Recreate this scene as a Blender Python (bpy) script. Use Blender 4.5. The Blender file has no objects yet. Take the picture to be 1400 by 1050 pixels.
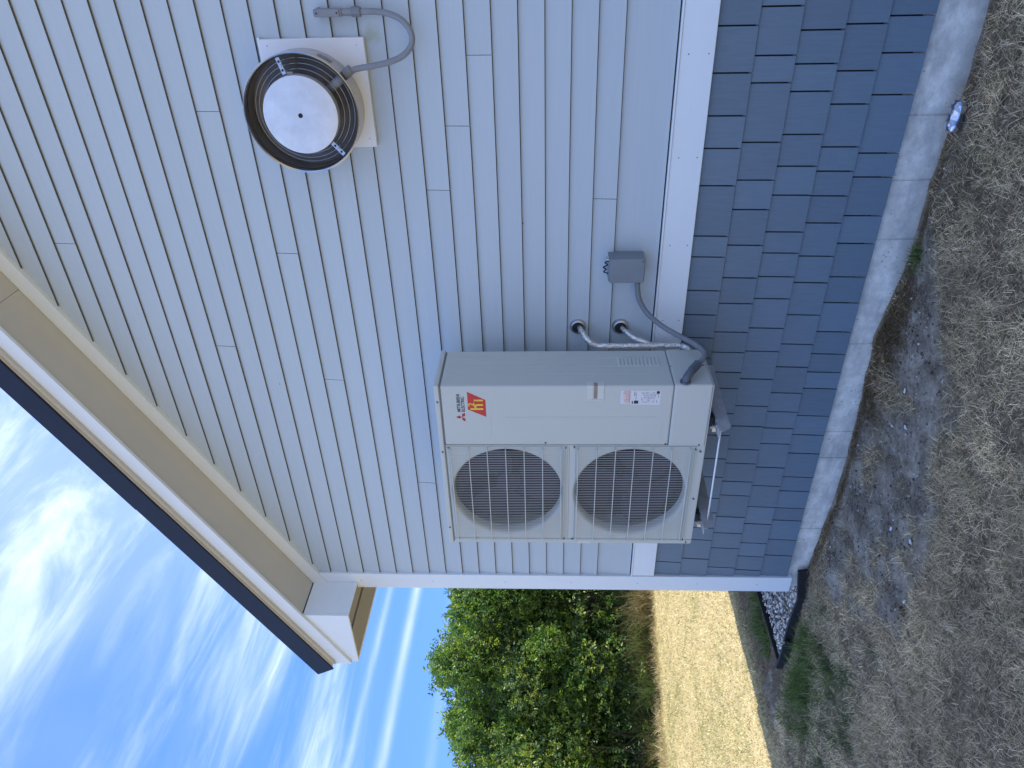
import bpy, bmesh, math, random
import numpy as np
from mathutils import Vector, Matrix
C = bpy.context.scene.collection
S = bpy.context.scene
random.seed(7); rng = np.random.default_rng(11)

# ------------------------------------------------------------------ camera
cam_d = bpy.data.cameras.new("camera"); cam = bpy.data.objects.new("camera", cam_d); C.objects.link(cam)
FW = Vector((-0.54991726, 0.83391831, 0.04659681)); RT = Vector((0.83474991, 0.55062214, -0.00280044)); UP = Vector((0.02799257, -0.03735667, 0.99890985))
m = Matrix.Identity(4)
for i in range(3):                       # the phone was held sideways: picture right is down in the world
    m[i][0] = -UP[i]; m[i][1] = RT[i]; m[i][2] = -FW[i]
m[0][3], m[1][3], m[2][3] = 1.9069, -3.3852, 1.8207
cam.matrix_world = m
cam_d.sensor_fit = 'HORIZONTAL'; cam_d.sensor_width = 36; cam_d.lens = 36 * 984.3 / 1400
cam_d.clip_start = 0.05; cam_d.clip_end = 2000
S.camera = cam

# ------------------------------------------------------------------ light
SUN = Vector((.41, .40, 1.0)).normalized()
el = math.asin(SUN.z); az = math.atan2(SUN.x, SUN.y)
world = bpy.data.worlds.new("World"); S.world = world; world.use_nodes = True
W = world.node_tree; W.nodes.clear()
def wn(t, **k):
    n = W.nodes.new(t)
    for a, b in k.items(): setattr(n, a, b)
    return n
def wmath(op, a, b=None, c=None):
    n = wn('ShaderNodeMath', operation=op)
    for i, v in enumerate((a, b, c)):
        if v is None: continue
        if isinstance(v, (int, float)): n.inputs[i].default_value = v
        else: W.links.new(v, n.inputs[i])
    return n.outputs[0]
sky = wn('ShaderNodeTexSky', sky_type='NISHITA', sun_disc=False)
sky.sun_elevation = el; sky.sun_rotation = az; sky.altitude = 0; sky.air_density = 1.0; sky.dust_density = 0.0; sky.ozone_density = 2.0
tc = wn('ShaderNodeTexCoord'); sx = wn('ShaderNodeSeparateXYZ'); W.links.new(tc.outputs['Generated'], sx.inputs[0])
zc = wmath('MAXIMUM', sx.outputs[2], 0.02)
px = wmath('DIVIDE', sx.outputs[0], zc); py = wmath('DIVIDE', sx.outputs[1], zc)
def cloud_noise(kx, ky, seed, detail, rough, warp):
    cx = wn('ShaderNodeCombineXYZ')
    W.links.new(wmath('MULTIPLY', px, kx), cx.inputs[0]); W.links.new(wmath('MULTIPLY', py, ky), cx.inputs[1]); cx.inputs[2].default_value = seed
    n = wn('ShaderNodeTexNoise'); n.inputs['Scale'].default_value = 1; n.inputs['Detail'].default_value = detail
    n.inputs['Roughness'].default_value = rough; n.inputs['Distortion'].default_value = warp
    W.links.new(cx.outputs[0], n.inputs['Vector']); return n.outputs[0]
def wramp(v, lo, hi):
    n = wn('ShaderNodeMapRange'); n.clamp = True; n.interpolation_type = 'SMOOTHSTEP'
    n.inputs[1].default_value = lo; n.inputs[2].default_value = hi; W.links.new(v, n.inputs[0]); return n.outputs[0]
veil = wramp(cloud_noise(1.1, .5, 3.1, 4, .5, .6), .3, .66)
streak = wramp(cloud_noise(3.6, 1.15, 8.4, 7, .6, 1.5), .36, .7)
fine = wramp(cloud_noise(11, 3.6, 1.7, 6, .65, 1.0), .35, .75)
high = wramp(sx.outputs[2], .19, .34)
cl = wmath('MULTIPLY', wmath('ADD', wmath('MULTIPLY', veil, .42), wmath('ADD', wmath('MULTIPLY', wmath('MULTIPLY', streak, veil), .85), wmath('MULTIPLY', wmath('MULTIPLY', fine, streak), .2))), high)
def trail(x0, w, amp, slope=.055):
    c = wmath('ADD', wmath('SUBTRACT', px, x0), wmath('MULTIPLY', wmath('SUBTRACT', py, 3.0), slope))
    g = wmath('EXPONENT', wmath('MULTIPLY', wmath('POWER', wmath('DIVIDE', wmath('ABSOLUTE', c), w), 2.0), -1.0))
    return wmath('MULTIPLY', g, amp)
tr = wmath('ADD', trail(-4.33, .14, .6), trail(-3.62, .07, .35))
tr = wmath('ADD', tr, trail(-6.1, .3, .14))
tr = wmath('MULTIPLY', tr, wmath('ADD', .55, wmath('MULTIPLY', wramp(cloud_noise(3, 1.2, 5.5, 4, .6, .5), .3, .7), .5)))
cover = wmath('MINIMUM', wmath('ADD', cl, tr), .9)
mixc = wn('ShaderNodeMixRGB'); W.links.new(cover, mixc.inputs[0]); gam = wn('ShaderNodeGamma'); gam.inputs[1].default_value = .28; W.links.new(sky.outputs[0], gam.inputs[0])
tnt = wn('ShaderNodeMixRGB', blend_type='MULTIPLY'); tnt.inputs[0].default_value = 1; W.links.new(gam.outputs[0], tnt.inputs[1]); tnt.inputs[2].default_value = (.40, .84, 2.1, 1)
W.links.new(tnt.outputs[0], mixc.inputs[1]); mixc.inputs[2].default_value = (2.55, 3.05, 3.8, 1)
bg = wn('ShaderNodeBackground'); bg.inputs[1].default_value = 0.15
W.links.new(mixc.outputs[0], bg.inputs[0])
wo = wn('ShaderNodeOutputWorld'); W.links.new(bg.outputs[0], wo.inputs[0])
sd = bpy.data.lights.new("sun", 'SUN'); sun = bpy.data.objects.new("sun", sd); C.objects.link(sun)
sd.energy = 2.9; sd.angle = math.radians(.53); sd.color = (1, .965, .89)
sun.rotation_euler = SUN.to_track_quat('Z', 'Y').to_euler()
S.view_settings.view_transform = 'Standard'; S.view_settings.look = 'None'; S.view_settings.gamma = 1
S.view_settings.use_curve_mapping = False; S.view_settings.exposure = 1.47
S.cycles.max_bounces = 8; S.cycles.transparent_max_bounces = 8

# ------------------------------------------------------------------ materials
MAT = {}
def mat(name, col, rough=.6, metal=0., noise=None, bump=None, rand=0., spec=.5, col2=None, extra=None):
    """noise=(scale, amount, (sx,sy,sz)); bump=(scale, strength, (sx,sy,sz), distance)"""
    M = bpy.data.materials.new(name); M.use_nodes = True; T = M.node_tree; N = T.nodes; L = T.links
    b = N['Principled BSDF']; b.inputs['Roughness'].default_value = rough; b.inputs['Metallic'].default_value = metal
    b.inputs['Specular IOR Level'].default_value = spec
    g = N.new('ShaderNodeTexCoord'); out = None
    rgb = N.new('ShaderNodeRGB'); rgb.outputs[0].default_value = (*col, 1); out = rgb.outputs[0]
    geo = N.new('ShaderNodeNewGeometry')
    def tex(sc, s3, det=5, rough_=.6):
        mp = N.new('ShaderNodeMapping'); mp.inputs['Scale'].default_value = s3; L.new(geo.outputs['Position'], mp.inputs[0])
        n = N.new('ShaderNodeTexNoise'); n.inputs['Scale'].default_value = sc; n.inputs['Detail'].default_value = det; n.inputs['Roughness'].default_value = rough_
        L.new(mp.outputs[0], n.inputs['Vector']); return n.outputs[0]
    if noise:
        sc, am, s3 = noise; t = tex(sc, s3)
        mr = N.new('ShaderNodeMapRange'); mr.inputs[1].default_value = .3; mr.inputs[2].default_value = .7
        if col2:
            L.new(t, mr.inputs[0]); mx = N.new('ShaderNodeMixRGB'); L.new(mr.outputs[0], mx.inputs[0]); L.new(out, mx.inputs[1]); mx.inputs[2].default_value = (*col2, 1); out = mx.outputs[0]
        else:
            mr.inputs[3].default_value = 1 - am; mr.inputs[4].default_value = 1 + am; L.new(t, mr.inputs[0])
            hs = N.new('ShaderNodeHueSaturation'); L.new(mr.outputs[0], hs.inputs['Value']); L.new(out, hs.inputs['Color']); out = hs.outputs[0]
    if rand:
        oi = N.new('ShaderNodeObjectInfo'); mr = N.new('ShaderNodeMapRange'); mr.inputs[3].default_value = 1 - rand; mr.inputs[4].default_value = 1 + rand
        L.new(oi.outputs['Random'], mr.inputs[0]); hs = N.new('ShaderNodeHueSaturation'); L.new(mr.outputs[0], hs.inputs['Value']); L.new(out, hs.inputs['Color']); out = hs.outputs[0]
    if extra: out = extra(T, out, tex, geo)
    L.new(out, b.inputs['Base Color'])
    if bump:
        t = tex(bump[0], bump[2]); bp = N.new('ShaderNodeBump'); bp.inputs['Strength'].default_value = bump[1]; bp.inputs['Distance'].default_value = bump[3]
        L.new(t, bp.inputs['Height']); L.new(bp.outputs[0], b.inputs['Normal'])
    MAT[name] = M; return M
def mildew(T, out, tex, geo):
    N, L = T.nodes, T.links
    d = N.new('ShaderNodeVectorMath'); d.operation = 'DISTANCE'; L.new(geo.outputs['Position'], d.inputs[0]); d.inputs[1].default_value = (1.475, 0, 2.558)
    a = N.new('ShaderNodeMath'); a.operation = 'MULTIPLY_ADD'; L.new(tex(30, (1, 1, 1), 4), a.inputs[0]); a.inputs[1].default_value = -.07; L.new(d.outputs['Value'], a.inputs[2])
    mr = N.new('ShaderNodeMapRange'); mr.inputs[1].default_value = .012; mr.inputs[2].default_value = -.02; mr.inputs[4].default_value = .5; L.new(a.outputs[0], mr.inputs[0])
    mx = N.new('ShaderNodeMixRGB'); L.new(mr.outputs[0], mx.inputs[0]); L.new(out, mx.inputs[1]); mx.inputs[2].default_value = (.30, .33, .16, 1); return mx.outputs[0]
siding_m = mat('siding_paint', (.51, .575, .60), .55, noise=(6, .02, (.5, 1, 14)), bump=(26, .14, (.35, 1, 9), .002), rand=.022, extra=mildew)
edge_m = mat('board_edge_shade_line', (.085, .085, .085), .9, noise=(20, .2, (1, 1, 1)))  # shade under each siding course put into the edge colour; board ends share it
shingle_m = mat('shingle_paint', (.142, .200, .252), .5, noise=(14, .07, (5, 1, .6)), bump=(55, .35, (4, 1, .35), .002), rand=.09)
def scuffs(T, out, tex, geo):
    N, L = T.nodes, T.links
    mr = N.new('ShaderNodeMapRange'); mr.inputs[1].default_value = .62; mr.inputs[2].default_value = .8; mr.inputs[4].default_value = .22
    L.new(tex(9, (1, 1, 3), 6, .7), mr.inputs[0]); mx = N.new('ShaderNodeMixRGB'); L.new(mr.outputs[0], mx.inputs[0]); L.new(out, mx.inputs[1]); mx.inputs[2].default_value = (.5, .48, .43, 1); return mx.outputs[0]
trim_m = mat('white_trim_paint', (.81, .86, .87), .5, noise=(3, .02, (1, 1, 1)), bump=(60, .08, (1, 1, 1), .001), extra=scuffs)
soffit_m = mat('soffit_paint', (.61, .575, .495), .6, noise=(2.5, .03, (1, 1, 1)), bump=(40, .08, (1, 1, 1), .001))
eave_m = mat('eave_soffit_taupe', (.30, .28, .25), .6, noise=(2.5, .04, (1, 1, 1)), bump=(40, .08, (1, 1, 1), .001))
navy_m = mat('navy_metal_and_row_shade', (.012, .02, .042), .5, spec=.25, metal=.0, noise=(8, .12, (1, 1, 1)))
roof_m = mat('roof_metal', (.03, .04, .07), .4, noise=(3, .1, (1, 1, 1)))
core_m = mat('wall_sheathing', (.05, .05, .05), .9, noise=(8, .1, (1, 1, 1)))
dark_m = mat('black_rubber', (.012, .012, .014), .6, noise=(40, .2, (1, 1, 1)), bump=(90, .2, (1, 1, 1), .001))
def concrete_extra(T, out, tex, geo):
    N, L = T.nodes, T.links
    v = N.new('ShaderNodeTexVoronoi'); v.inputs['Scale'].default_value = 36; v.inputs['Randomness'].default_value = 1; L.new(geo.outputs['Position'], v.inputs['Vector'])
    mr = N.new('ShaderNodeMapRange'); mr.inputs[1].default_value = .20; mr.inputs[2].default_value = .06; mr.inputs[4].default_value = 1; L.new(v.outputs['Distance'], mr.inputs[0])
    n = tex(5, (1, 1, 1)); m2 = N.new('ShaderNodeMapRange'); m2.inputs[1].default_value = .5; m2.inputs[2].default_value = .56; L.new(n, m2.inputs[0])
    mu = N.new('ShaderNodeMath'); mu.operation = 'MULTIPLY'; L.new(mr.outputs[0], mu.inputs[0]); L.new(m2.outputs[0], mu.inputs[1])
    mu2 = N.new('ShaderNodeMath'); mu2.operation = 'MULTIPLY'; L.new(mu.outputs[0], mu2.inputs[0]); mu2.inputs[1].default_value = .75
    mx = N.new('ShaderNodeMixRGB'); L.new(mu2.outputs[0], mx.inputs[0]); L.new(out, mx.inputs[1]); mx.inputs[2].default_value = (.07, .065, .06, 1)
    # soil splash near the ground
    sp = N.new('ShaderNodeSeparateXYZ'); L.new(geo.outputs['Position'], sp.inputs[0])
    ad = N.new('ShaderNodeMath'); ad.operation = 'MULTIPLY_ADD'; L.new(tex(9, (1, 1, 1)), ad.inputs[0]); ad.inputs[1].default_value = .10; L.new(sp.outputs[2], ad.inputs[2])
    m3 = N.new('ShaderNodeMapRange'); m3.inputs[1].default_value = .14; m3.inputs[2].default_value = .05; m3.inputs[4].default_value = .6; L.new(ad.outputs[0], m3.inputs[0])
    mz = N.new('ShaderNodeMixRGB'); L.new(m3.outputs[0], mz.inputs[0]); L.new(mx.outputs[0], mz.inputs[1]); mz.inputs[2].default_value = (.30, .27, .23, 1)
    # cloudy pale / dark blotches
    m4 = N.new('ShaderNodeMapRange'); m4.inputs[1].default_value = .48; m4.inputs[2].default_value = .68; m4.inputs[4].default_value = .9; L.new(tex(3.2, (1, 1, 2.2), 7, .7), m4.inputs[0])
    mw = N.new('ShaderNodeMixRGB'); L.new(m4.outputs[0], mw.inputs[0]); L.new(mz.outputs[0], mw.inputs[1]); mw.inputs[2].default_value = (.44, .425, .39, 1)
    return mw.outputs[0]
conc_m = mat('concrete', (.76, .725, .64), .85, noise=(16, .2, (1, 1, 1)), bump=(45, .7, (1, 1, 1), .005), extra=concrete_extra)
ivory_m = mat('ivory_cabinet_paint', (.55, .575, .525), .4, noise=(2.5, .02, (1, 1, 1)), bump=(240, .05, (1, 1, 1), .0005))
ivory2_m = mat('ivory_plastic', (.63, .64, .575), .45, noise=(4, .02, (1, 1, 1)))
fan_m = mat('fan_blade_plastic', (.040, .031, .052), .85, spec=.1, noise=(6, .1, (1, 1, 1)))
coil_m = mat('coil_fins', (.040, .031, .05), .9, spec=.1, metal=.0, noise=(20, .15, (40, 1, .4)))
screw_m = mat('screw_steel', (.12, .12, .13), .4, metal=.7)
galv_m = mat('galvanised_steel', (.56, .57, .58), .32, metal=.9, noise=(9, .18, (1, 1, 1)), bump=(40, .1, (1, 1, 1), .001))
def disc_extra(T, out, tex, geo):
    N, L = T.nodes, T.links
    mr = N.new('ShaderNodeMapRange'); mr.inputs[1].default_value = .5; mr.inputs[2].default_value = .72; mr.inputs[4].default_value = .5; L.new(tex(6, (1, 1, 1), 8, .75), mr.inputs[0])
    mx = N.new('ShaderNodeMixRGB'); L.new(mr.outputs[0], mx.inputs[0]); L.new(out, mx.inputs[1]); mx.inputs[2].default_value = (.62, .60, .54, 1); return mx.outputs[0]
disc_m = mat('brushed_aluminium_cover', (.72, .73, .74), .5, metal=.65, noise=(14, .09, (1, 1, 1)), bump=(60, .12, (1, 1, 1), .001), extra=disc_extra)
steel_m = mat('stainless_shroud', (.52, .51, .50), .24, metal=1., noise=(5, .1, (1, 1, 1)), bump=(12, .1, (1, 1, 1), .002))
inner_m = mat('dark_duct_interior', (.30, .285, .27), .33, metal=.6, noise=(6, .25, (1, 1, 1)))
foil_m = mat('foil_tape', (.80, .80, .78), .22, metal=.85, noise=(60, .25, (1, 1, 1)), bump=(70, 1., (1, 1, .6), .009))
greybox_m = mat('grey_enclosure_paint', (.20, .235, .26), .5, noise=(7, .08, (1, 1, 1)), bump=(90, .15, (1, 1, 1), .0008))
conduit_m = mat('grey_conduit_pvc', (.20, .215, .235), .5, noise=(12, .1, (1, 1, 1)))
conduit_l = mat('light_grey_conduit_pvc', (.25, .26, .28), .5, noise=(12, .08, (1, 1, 1)))
fit_m = mat('dark_grey_fitting', (.105, .12, .15), .45, noise=(12, .1, (1, 1, 1)))
bracket_m = mat('galvanised_bracket', (.40, .405, .41), .55, metal=.15, noise=(16, .2, (1, 1, 1)))
plate_m = mat('white_mounting_plate', (.82, .83, .84), .45, noise=(4, .03, (1, 1, 1)), bump=(50, .06, (1, 1, 1), .001))
red_m = mat('emblem_red', (.42, .02, .03), .5, noise=(8, .05, (1, 1, 1)))
badge_m = mat('badge_red', (.60, .045, .02), .45, noise=(9, .25, (1, 1, 1)), col2=(.50, .02, .018))
yellow_m = mat('badge_yellow', (.85, .58, .05), .45, noise=(9, .08, (1, 1, 1)))
ink_m = mat('black_print', (.03, .03, .035), .6, noise=(9, .05, (1, 1, 1)))
grey_ink = mat('grey_print', (.28, .28, .30), .6, noise=(9, .05, (1, 1, 1)))
paper_m = mat('white_sticker', (.72, .72, .73), .5, noise=(9, .02, (1, 1, 1)))
pink_m = mat('pink_print', (.72, .42, .34), .5, noise=(60, .1, (1, 1, 1)))
rust_m = mat('handle_recess', (.30, .25, .20), .6, noise=(30, .1, (1, 1, 1)))
mould_m = mat('greenish_stain', (.28, .33, .25), .6, noise=(20, .1, (1, 1, 1)))

# ------------------------------------------------------------------ mesh helpers
def link(name, me, m_, parent=None, loc=(0, 0, 0)):
    o = bpy.data.objects.new(name, me); C.objects.link(o)
    if m_ is not None and not me.materials: me.materials.append(m_)
    o.location = loc
    if parent is not None:
        o.parent = parent
    return o
def wloc(p):
    v = Vector((0, 0, 0))
    while p is not None: v += p.location; p = p.parent
    return v
def poly(name, V, F, m_, parent=None, smooth=False, bevel=0, seg=2):
    L = wloc(parent); me = bpy.data.meshes.new(name)
    me.from_pydata([tuple(Vector(v) - L) for v in V], [], F); me.update()
    bm = bmesh.new(); bm.from_mesh(me); bmesh.ops.recalc_face_normals(bm, faces=bm.faces)
    if bevel: bmesh.ops.bevel(bm, geom=bm.edges[:], offset=bevel, segments=seg, profile=.5, affect='EDGES')
    bm.to_mesh(me); bm.free()
    if smooth:
        for f in me.polygons: f.use_smooth = True
    return link(name, me, m_, parent)
def box(name, a, b, m_, parent=None, bevel=0, seg=2):
    (x0, y0, z0), (x1, y1, z1) = a, b
    V = [(x0, y0, z0), (x1, y0, z0), (x1, y1, z0), (x0, y1, z0), (x0, y0, z1), (x1, y0, z1), (x1, y1, z1), (x0, y1, z1)]
    return poly(name, V, [(0, 3, 2, 1), (4, 5, 6, 7), (0, 1, 5, 4), (1, 2, 6, 5), (2, 3, 7, 6), (3, 0, 4, 7)], m_, parent, bevel=bevel, seg=seg)
def prism_xz(name, P, y0, y1, m_, parent=None, bevel=0):
    n = len(P); V = [(x, y0, z) for x, z in P] + [(x, y1, z) for x, z in P]
    F = [tuple(range(n)), tuple(range(2 * n - 1, n - 1, -1))] + [(i, (i + 1) % n, n + (i + 1) % n, n + i) for i in range(n)]
    return poly(name, V, F, m_, parent, bevel=bevel)
def prism_yz(name, P, x0, x1, m_, parent=None, bevel=0):
    n = len(P); V = [(x0, y, z) for y, z in P] + [(x1, y, z) for y, z in P]
    F = [tuple(range(n)), tuple(range(2 * n - 1, n - 1, -1))] + [(i, (i + 1) % n, n + (i + 1) % n, n + i) for i in range(n)]
    return poly(name, V, F, m_, parent, bevel=bevel)
def empty(name, loc, label=None, cat=None, group=None):
    o = bpy.data.objects.new(name, None); C.objects.link(o); o.location = loc; o.empty_display_size = .1
    if label: tag(o, label, cat, group)
    return o
def tag(o, label=None, cat=None, group=None, kind=None):
    if label: o['label'] = label
    if cat: o['category'] = cat
    if group: o['group'] = group
    if kind: o['kind'] = kind
    return o
def smooth_path(pts, n=10):
    P = [Vector(p) for p in pts]; out = []
    for i in range(len(P) - 1):
        p0, p1, p2, p3 = P[max(i - 1, 0)], P[i], P[i + 1], P[min(i + 2, len(P) - 1)]
        for k in range(n):
            t = k / n
            out.append(.5 * ((2 * p1) + (p2 - p0) * t + (2 * p0 - 5 * p1 + 4 * p2 - p3) * t * t + (3 * p1 - p0 - 3 * p2 + p3) * t ** 3))
    out.append(P[-1]); return out
def tube(name, pts, r, m_, parent=None, seg=12, n=8, smooth=True, jitter=0):
    P = smooth_path(pts, n) if n > 1 else [Vector(p) for p in pts]
    V = []; F = []; up = Vector((.123, .456, .88)).normalized(); prev = None
    for i, p in enumerate(P):
        d = (P[min(i + 1, len(P) - 1)] - P[max(i - 1, 0)]).normalized()
        u = (prev if prev else up); u = (u - d * u.dot(d)).normalized(); prev = u; v = d.cross(u)
        rr = r(i / (len(P) - 1)) if callable(r) else r
        for k in range(seg):
            a = 2 * math.pi * k / seg; q = rr * (1 + (random.uniform(-jitter, jitter) if jitter else 0))
            V.append(p + (u * math.cos(a) + v * math.sin(a)) * q)
    for i in range(len(P) - 1):
        for k in range(seg):
            F.append((i * seg + k, i * seg + (k + 1) % seg, (i + 1) * seg + (k + 1) % seg, (i + 1) * seg + k))
    F.append(tuple(range(seg))[::-1]); F.append(tuple((len(P) - 1) * seg + k for k in range(seg)))
    return poly(name, V, F, m_, parent, smooth=smooth)
def lathe(name, c, prof, m_, parent=None, axis='y', seg=48, smooth=True):
    """prof: list of (radius, offset along axis); axis 'y' = out of wall (offset is world y), 'x' or 'z'"""
    V = []; F = []
    for r, h in prof:
        for k in range(seg):
            a = 2 * math.pi * k / seg; ca, sa = math.cos(a) * r, math.sin(a) * r
            V.append((c[0] + ca, h, c[2] + sa) if axis == 'y' else (h, c[1] + ca, c[2] + sa) if axis == 'x' else (c[0] + ca, c[1] + sa, h))
    n = len(prof)
    for i in range(n - 1):
        for k in range(seg): F.append((i * seg + k, i * seg + (k + 1) % seg, (i + 1) * seg + (k + 1) % seg, (i + 1) * seg + k))
    o = poly(name, V, F, m_, parent, smooth=False)
    if smooth:
        for f in o.data.polygons: f.use_smooth = True
        md = o.modifiers.new('edges', 'EDGE_SPLIT'); md.split_angle = math.radians(38)
    return o
def text(name, s, x, z, y, size, m_, parent=None, offset=0, sx=1.0, align='LEFT'):
    cu = bpy.data.curves.new(name, 'FONT'); cu.body = s; cu.size = size; cu.offset = offset; cu.align_x = align; cu.extrude = .0003
    o = bpy.data.objects.new(name, cu); C.objects.link(o); cu.materials.append(m_)
    o.rotation_euler = (math.pi / 2, 0, 0); o.scale = (sx, 1, 1); o.location = Vector((x, y, z)) - wloc(parent)
    me = bpy.data.meshes.new_from_object(o); rot, sc_, loc = o.rotation_euler.copy(), o.scale.copy(), o.location.copy(); bpy.data.objects.remove(o)
    o = link(name, me, None, parent); o.rotation_euler = rot; o.scale = sc_; o.location = loc
    return o

# ------------------------------------------------------------------ ground
def h2(ix, iy, s):
    v = np.sin(ix * 127.1 + iy * 311.7 + s * 74.7) * 43758.5453
    return v - np.floor(v)
def vnoise(x, y, s=0):
    ix, iy = np.floor(x), np.floor(y); fx, fy = x - ix, y - iy; fx = fx * fx * (3 - 2 * fx); fy = fy * fy * (3 - 2 * fy)
    return (h2(ix, iy, s) * (1 - fx) + h2(ix + 1, iy, s) * fx) * (1 - fy) + (h2(ix, iy + 1, s) * (1 - fx) + h2(ix + 1, iy + 1, s) * fx) * fy
def fbm(x, y, s=0, o=4):
    t = 0; a = .5
    for i in range(o): t = t + a * vnoise(x, y, s + i); x = x * 2.03 + 7.1; y = y * 2.03 + 3.3; a *= .5
    return t / (1 - .5 ** o)
def gh(x, y):
    x = np.asarray(x, float); y = np.asarray(y, float)
    b = np.interp(x, [-2.3, -1.8, -1.0, -.45, -.05, .4, 1.0, 1.6, 2.5], [.03, .065, .035, .03, .06, .02, .01, -.01, -.01])
    d = np.clip(-y, 0, None)
    h = b * np.exp(-(d / .45) ** 2) * np.where(y > .3, 0, 1)
    h = h + (fbm(x * 3, y * 3, 2) - .5) * .05 + (fbm(x * 14, y * 14, 9, 3) - .5) * .02
    return h * np.exp(-np.hypot(x, y) / 40)
def sstep(a, b, v): t = np.clip((v - a) / (b - a), 0, 1); return t * t * (3 - 2 * t)
def dirt_mask(x, y):
    edge = np.interp(x, [-2.3, -1.9, -1.5, -1.1, -.5, -.1, .2, .38, .7, 1.1, 2.5], [.0, .1, .75, 1.0, .88, .62, .5, .26, .08, .10, .18])
    e = edge + (fbm(x * 4, y * 4, 21) - .5) * .42
    m = sstep(.06, -.06, -y - e) * sstep(-.05, .03, e)
    n = fbm(x * 5 + 3, y * 5, 33)
    return np.clip(m * (1.15 - .9 * sstep(.5, .68, n)), 0, 1)
def green_mask(x, y):
    def g(cx, cy, rx, ry): return np.exp(-(((x - cx) / rx) ** 2 + ((y - cy) / ry) ** 2))
    v = g(-2.75, -.28, .42, .28) + .8 * g(-2.3, -.62, .35, .22) + 1.0 * g(-3.2, .75, .16, .55) + .6 * g(-2.15, -.16, .25, .1) + .35 * g(.47, -.1, .1, .08) + .3 * g(.8, -.25, .25, .12) + .35 * g(-3.2, -.9, .4, .3)
    return np.clip(v * (.3 + 1.2 * fbm(x * 4, y * 4, 51)), 0, 1)
def strip_mask(x, y):   # bare brown strip beside the edging
    return sstep(-3.75, -3.55, x) * sstep(-2.8, -3.0, x) * sstep(-.3, .2, y)
def axis_lines(segs):
    out = []
    for a, b, n in segs: out += list(np.linspace(a, b, n, endpoint=False))
    return np.array(out + [segs[-1][1]])
gx = axis_lines([(-400, -60, 8), (-60, -14, 12), (-14, -5, 60), (-5, 2.6, 150), (2.6, 8, 20), (8, 60, 12), (60, 400, 8)])
gy = axis_lines([(-400, -60, 8), (-60, -6, 14), (-6, -2.6, 16), (-2.6, 1.6, 90), (1.6, 10, 56), (10, 60, 14), (60, 400, 8)])
GX, GY = np.meshgrid(gx, gy); GZ = gh(GX, GY)
nx, ny = len(gx), len(gy)
def bulk(name, V, faces, m_, cols=None, parent=None):
    """faces: list of int arrays (n,k)"""
    me = bpy.data.meshes.new(name); V = np.asarray(V, np.float32)
    me.vertices.add(len(V)); me.vertices.foreach_set('co', V.ravel())
    li = np.concatenate([f.ravel() for f in faces]).astype(np.int32); tot = np.concatenate([np.full(len(f), f.shape[1]) for f in faces]).astype(np.int32)
    me.loops.add(len(li)); me.loops.foreach_set('vertex_index', li)
    me.polygons.add(len(tot)); me.polygons.foreach_set('loop_start', np.concatenate([[0], np.cumsum(tot)[:-1]]).astype(np.int32)); me.polygons.foreach_set('loop_total', tot)
    me.update(calc_edges=True)
    if cols is not None:
        a = me.color_attributes.new('tint', 'FLOAT_COLOR', 'POINT'); c = np.ones((len(V), 4), np.float32); c[:, :3] = cols; a.data.foreach_set('color', c.ravel())
    return link(name, me, m_, parent)
idx = np.arange(nx * ny).reshape(ny, nx)
gf = np.stack([idx[:-1, :-1], idx[:-1, 1:], idx[1:, 1:], idx[1:, :-1]], -1).reshape(-1, 4)
fx, fy = GX.ravel(), GY.ravel()
lawn = np.maximum(sstep(-3.45, -3.75, fx + (fbm(fx * 3, fy * 3, 5) - .5) * .15), np.maximum(sstep(-2.6, -3.4, fy), sstep(2.6, 3.4, fx)) * .5)
gcol = np.stack([dirt_mask(fx, fy) * (fy < .3), green_mask(fx, fy), lawn], -1)
gm = bpy.data.materials.new('soil_and_thatch'); gm.use_nodes = True; T = gm.node_tree; N = T.nodes; L = T.links
at = N.new('ShaderNodeAttribute'); at.attribute_name = 'tint'; sp = N.new('ShaderNodeSeparateColor'); L.new(at.outputs['Color'], sp.inputs[0])
geo = N.new('ShaderNodeNewGeometry')
def gnoise(sc, det=6, ro=.65, s3=(1, 1, 1)):
    mp = N.new('ShaderNodeMapping'); mp.inputs['Scale'].default_value = s3; L.new(geo.outputs['Position'], mp.inputs[0])
    n = N.new('ShaderNodeTexNoise'); n.inputs['Scale'].default_value = sc; n.inputs['Detail'].default_value = det; n.inputs['Roughness'].default_value = ro; L.new(mp.outputs[0], n.inputs['Vector']); return n.outputs[0]
def gramp(v, stops):
    r = N.new('ShaderNodeValToRGB'); L.new(v, r.inputs[0]); e = r.color_ramp.elements
    e[0].position, e[0].color = stops[0][0], (*stops[0][1], 1); e[1].position, e[1].color = stops[1][0], (*stops[1][1], 1)
    for p, c in stops[2:]: q = e.new(p); q.color = (*c, 1)
    return r.outputs[0]
def gmix(f, a, b):
    mx = N.new('ShaderNodeMixRGB'); L.new(f, mx.inputs[0]); L.new(a, mx.inputs[1]); L.new(b, mx.inputs[2]); return mx.outputs[0]
thatch = gramp(gnoise(26), [(.3, (.07, .052, .033)), (.72, (.36, .28, .185)), (.5, (.18, .138, .09))])
dirt = gramp(gnoise(11, 9, .72), [(.3, (.13, .11, .088)), (.68, (.50, .45, .38)), (.5, (.33, .29, .235))])
dirt2 = gramp(gnoise(60, 8, .8), [(.35, (.05, .04, .03)), (.62, (.34, .295, .24)), (.5, (.17, .142, .11))])
sw = N.new('ShaderNodeMapRange'); sw.inputs[1].default_value = .47; sw.inputs[2].default_value = .6; L.new(gnoise(4.5, 5), sw.inputs[0])
dirt = gmix(sw.outputs[0], dirt, dirt2)
lawnc = gramp(gnoise(9, 9, .75), [(.28, (.24, .20, .10)), (.75, (.58, .49, .28)), (.5, (.43, .355, .185))])
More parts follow.
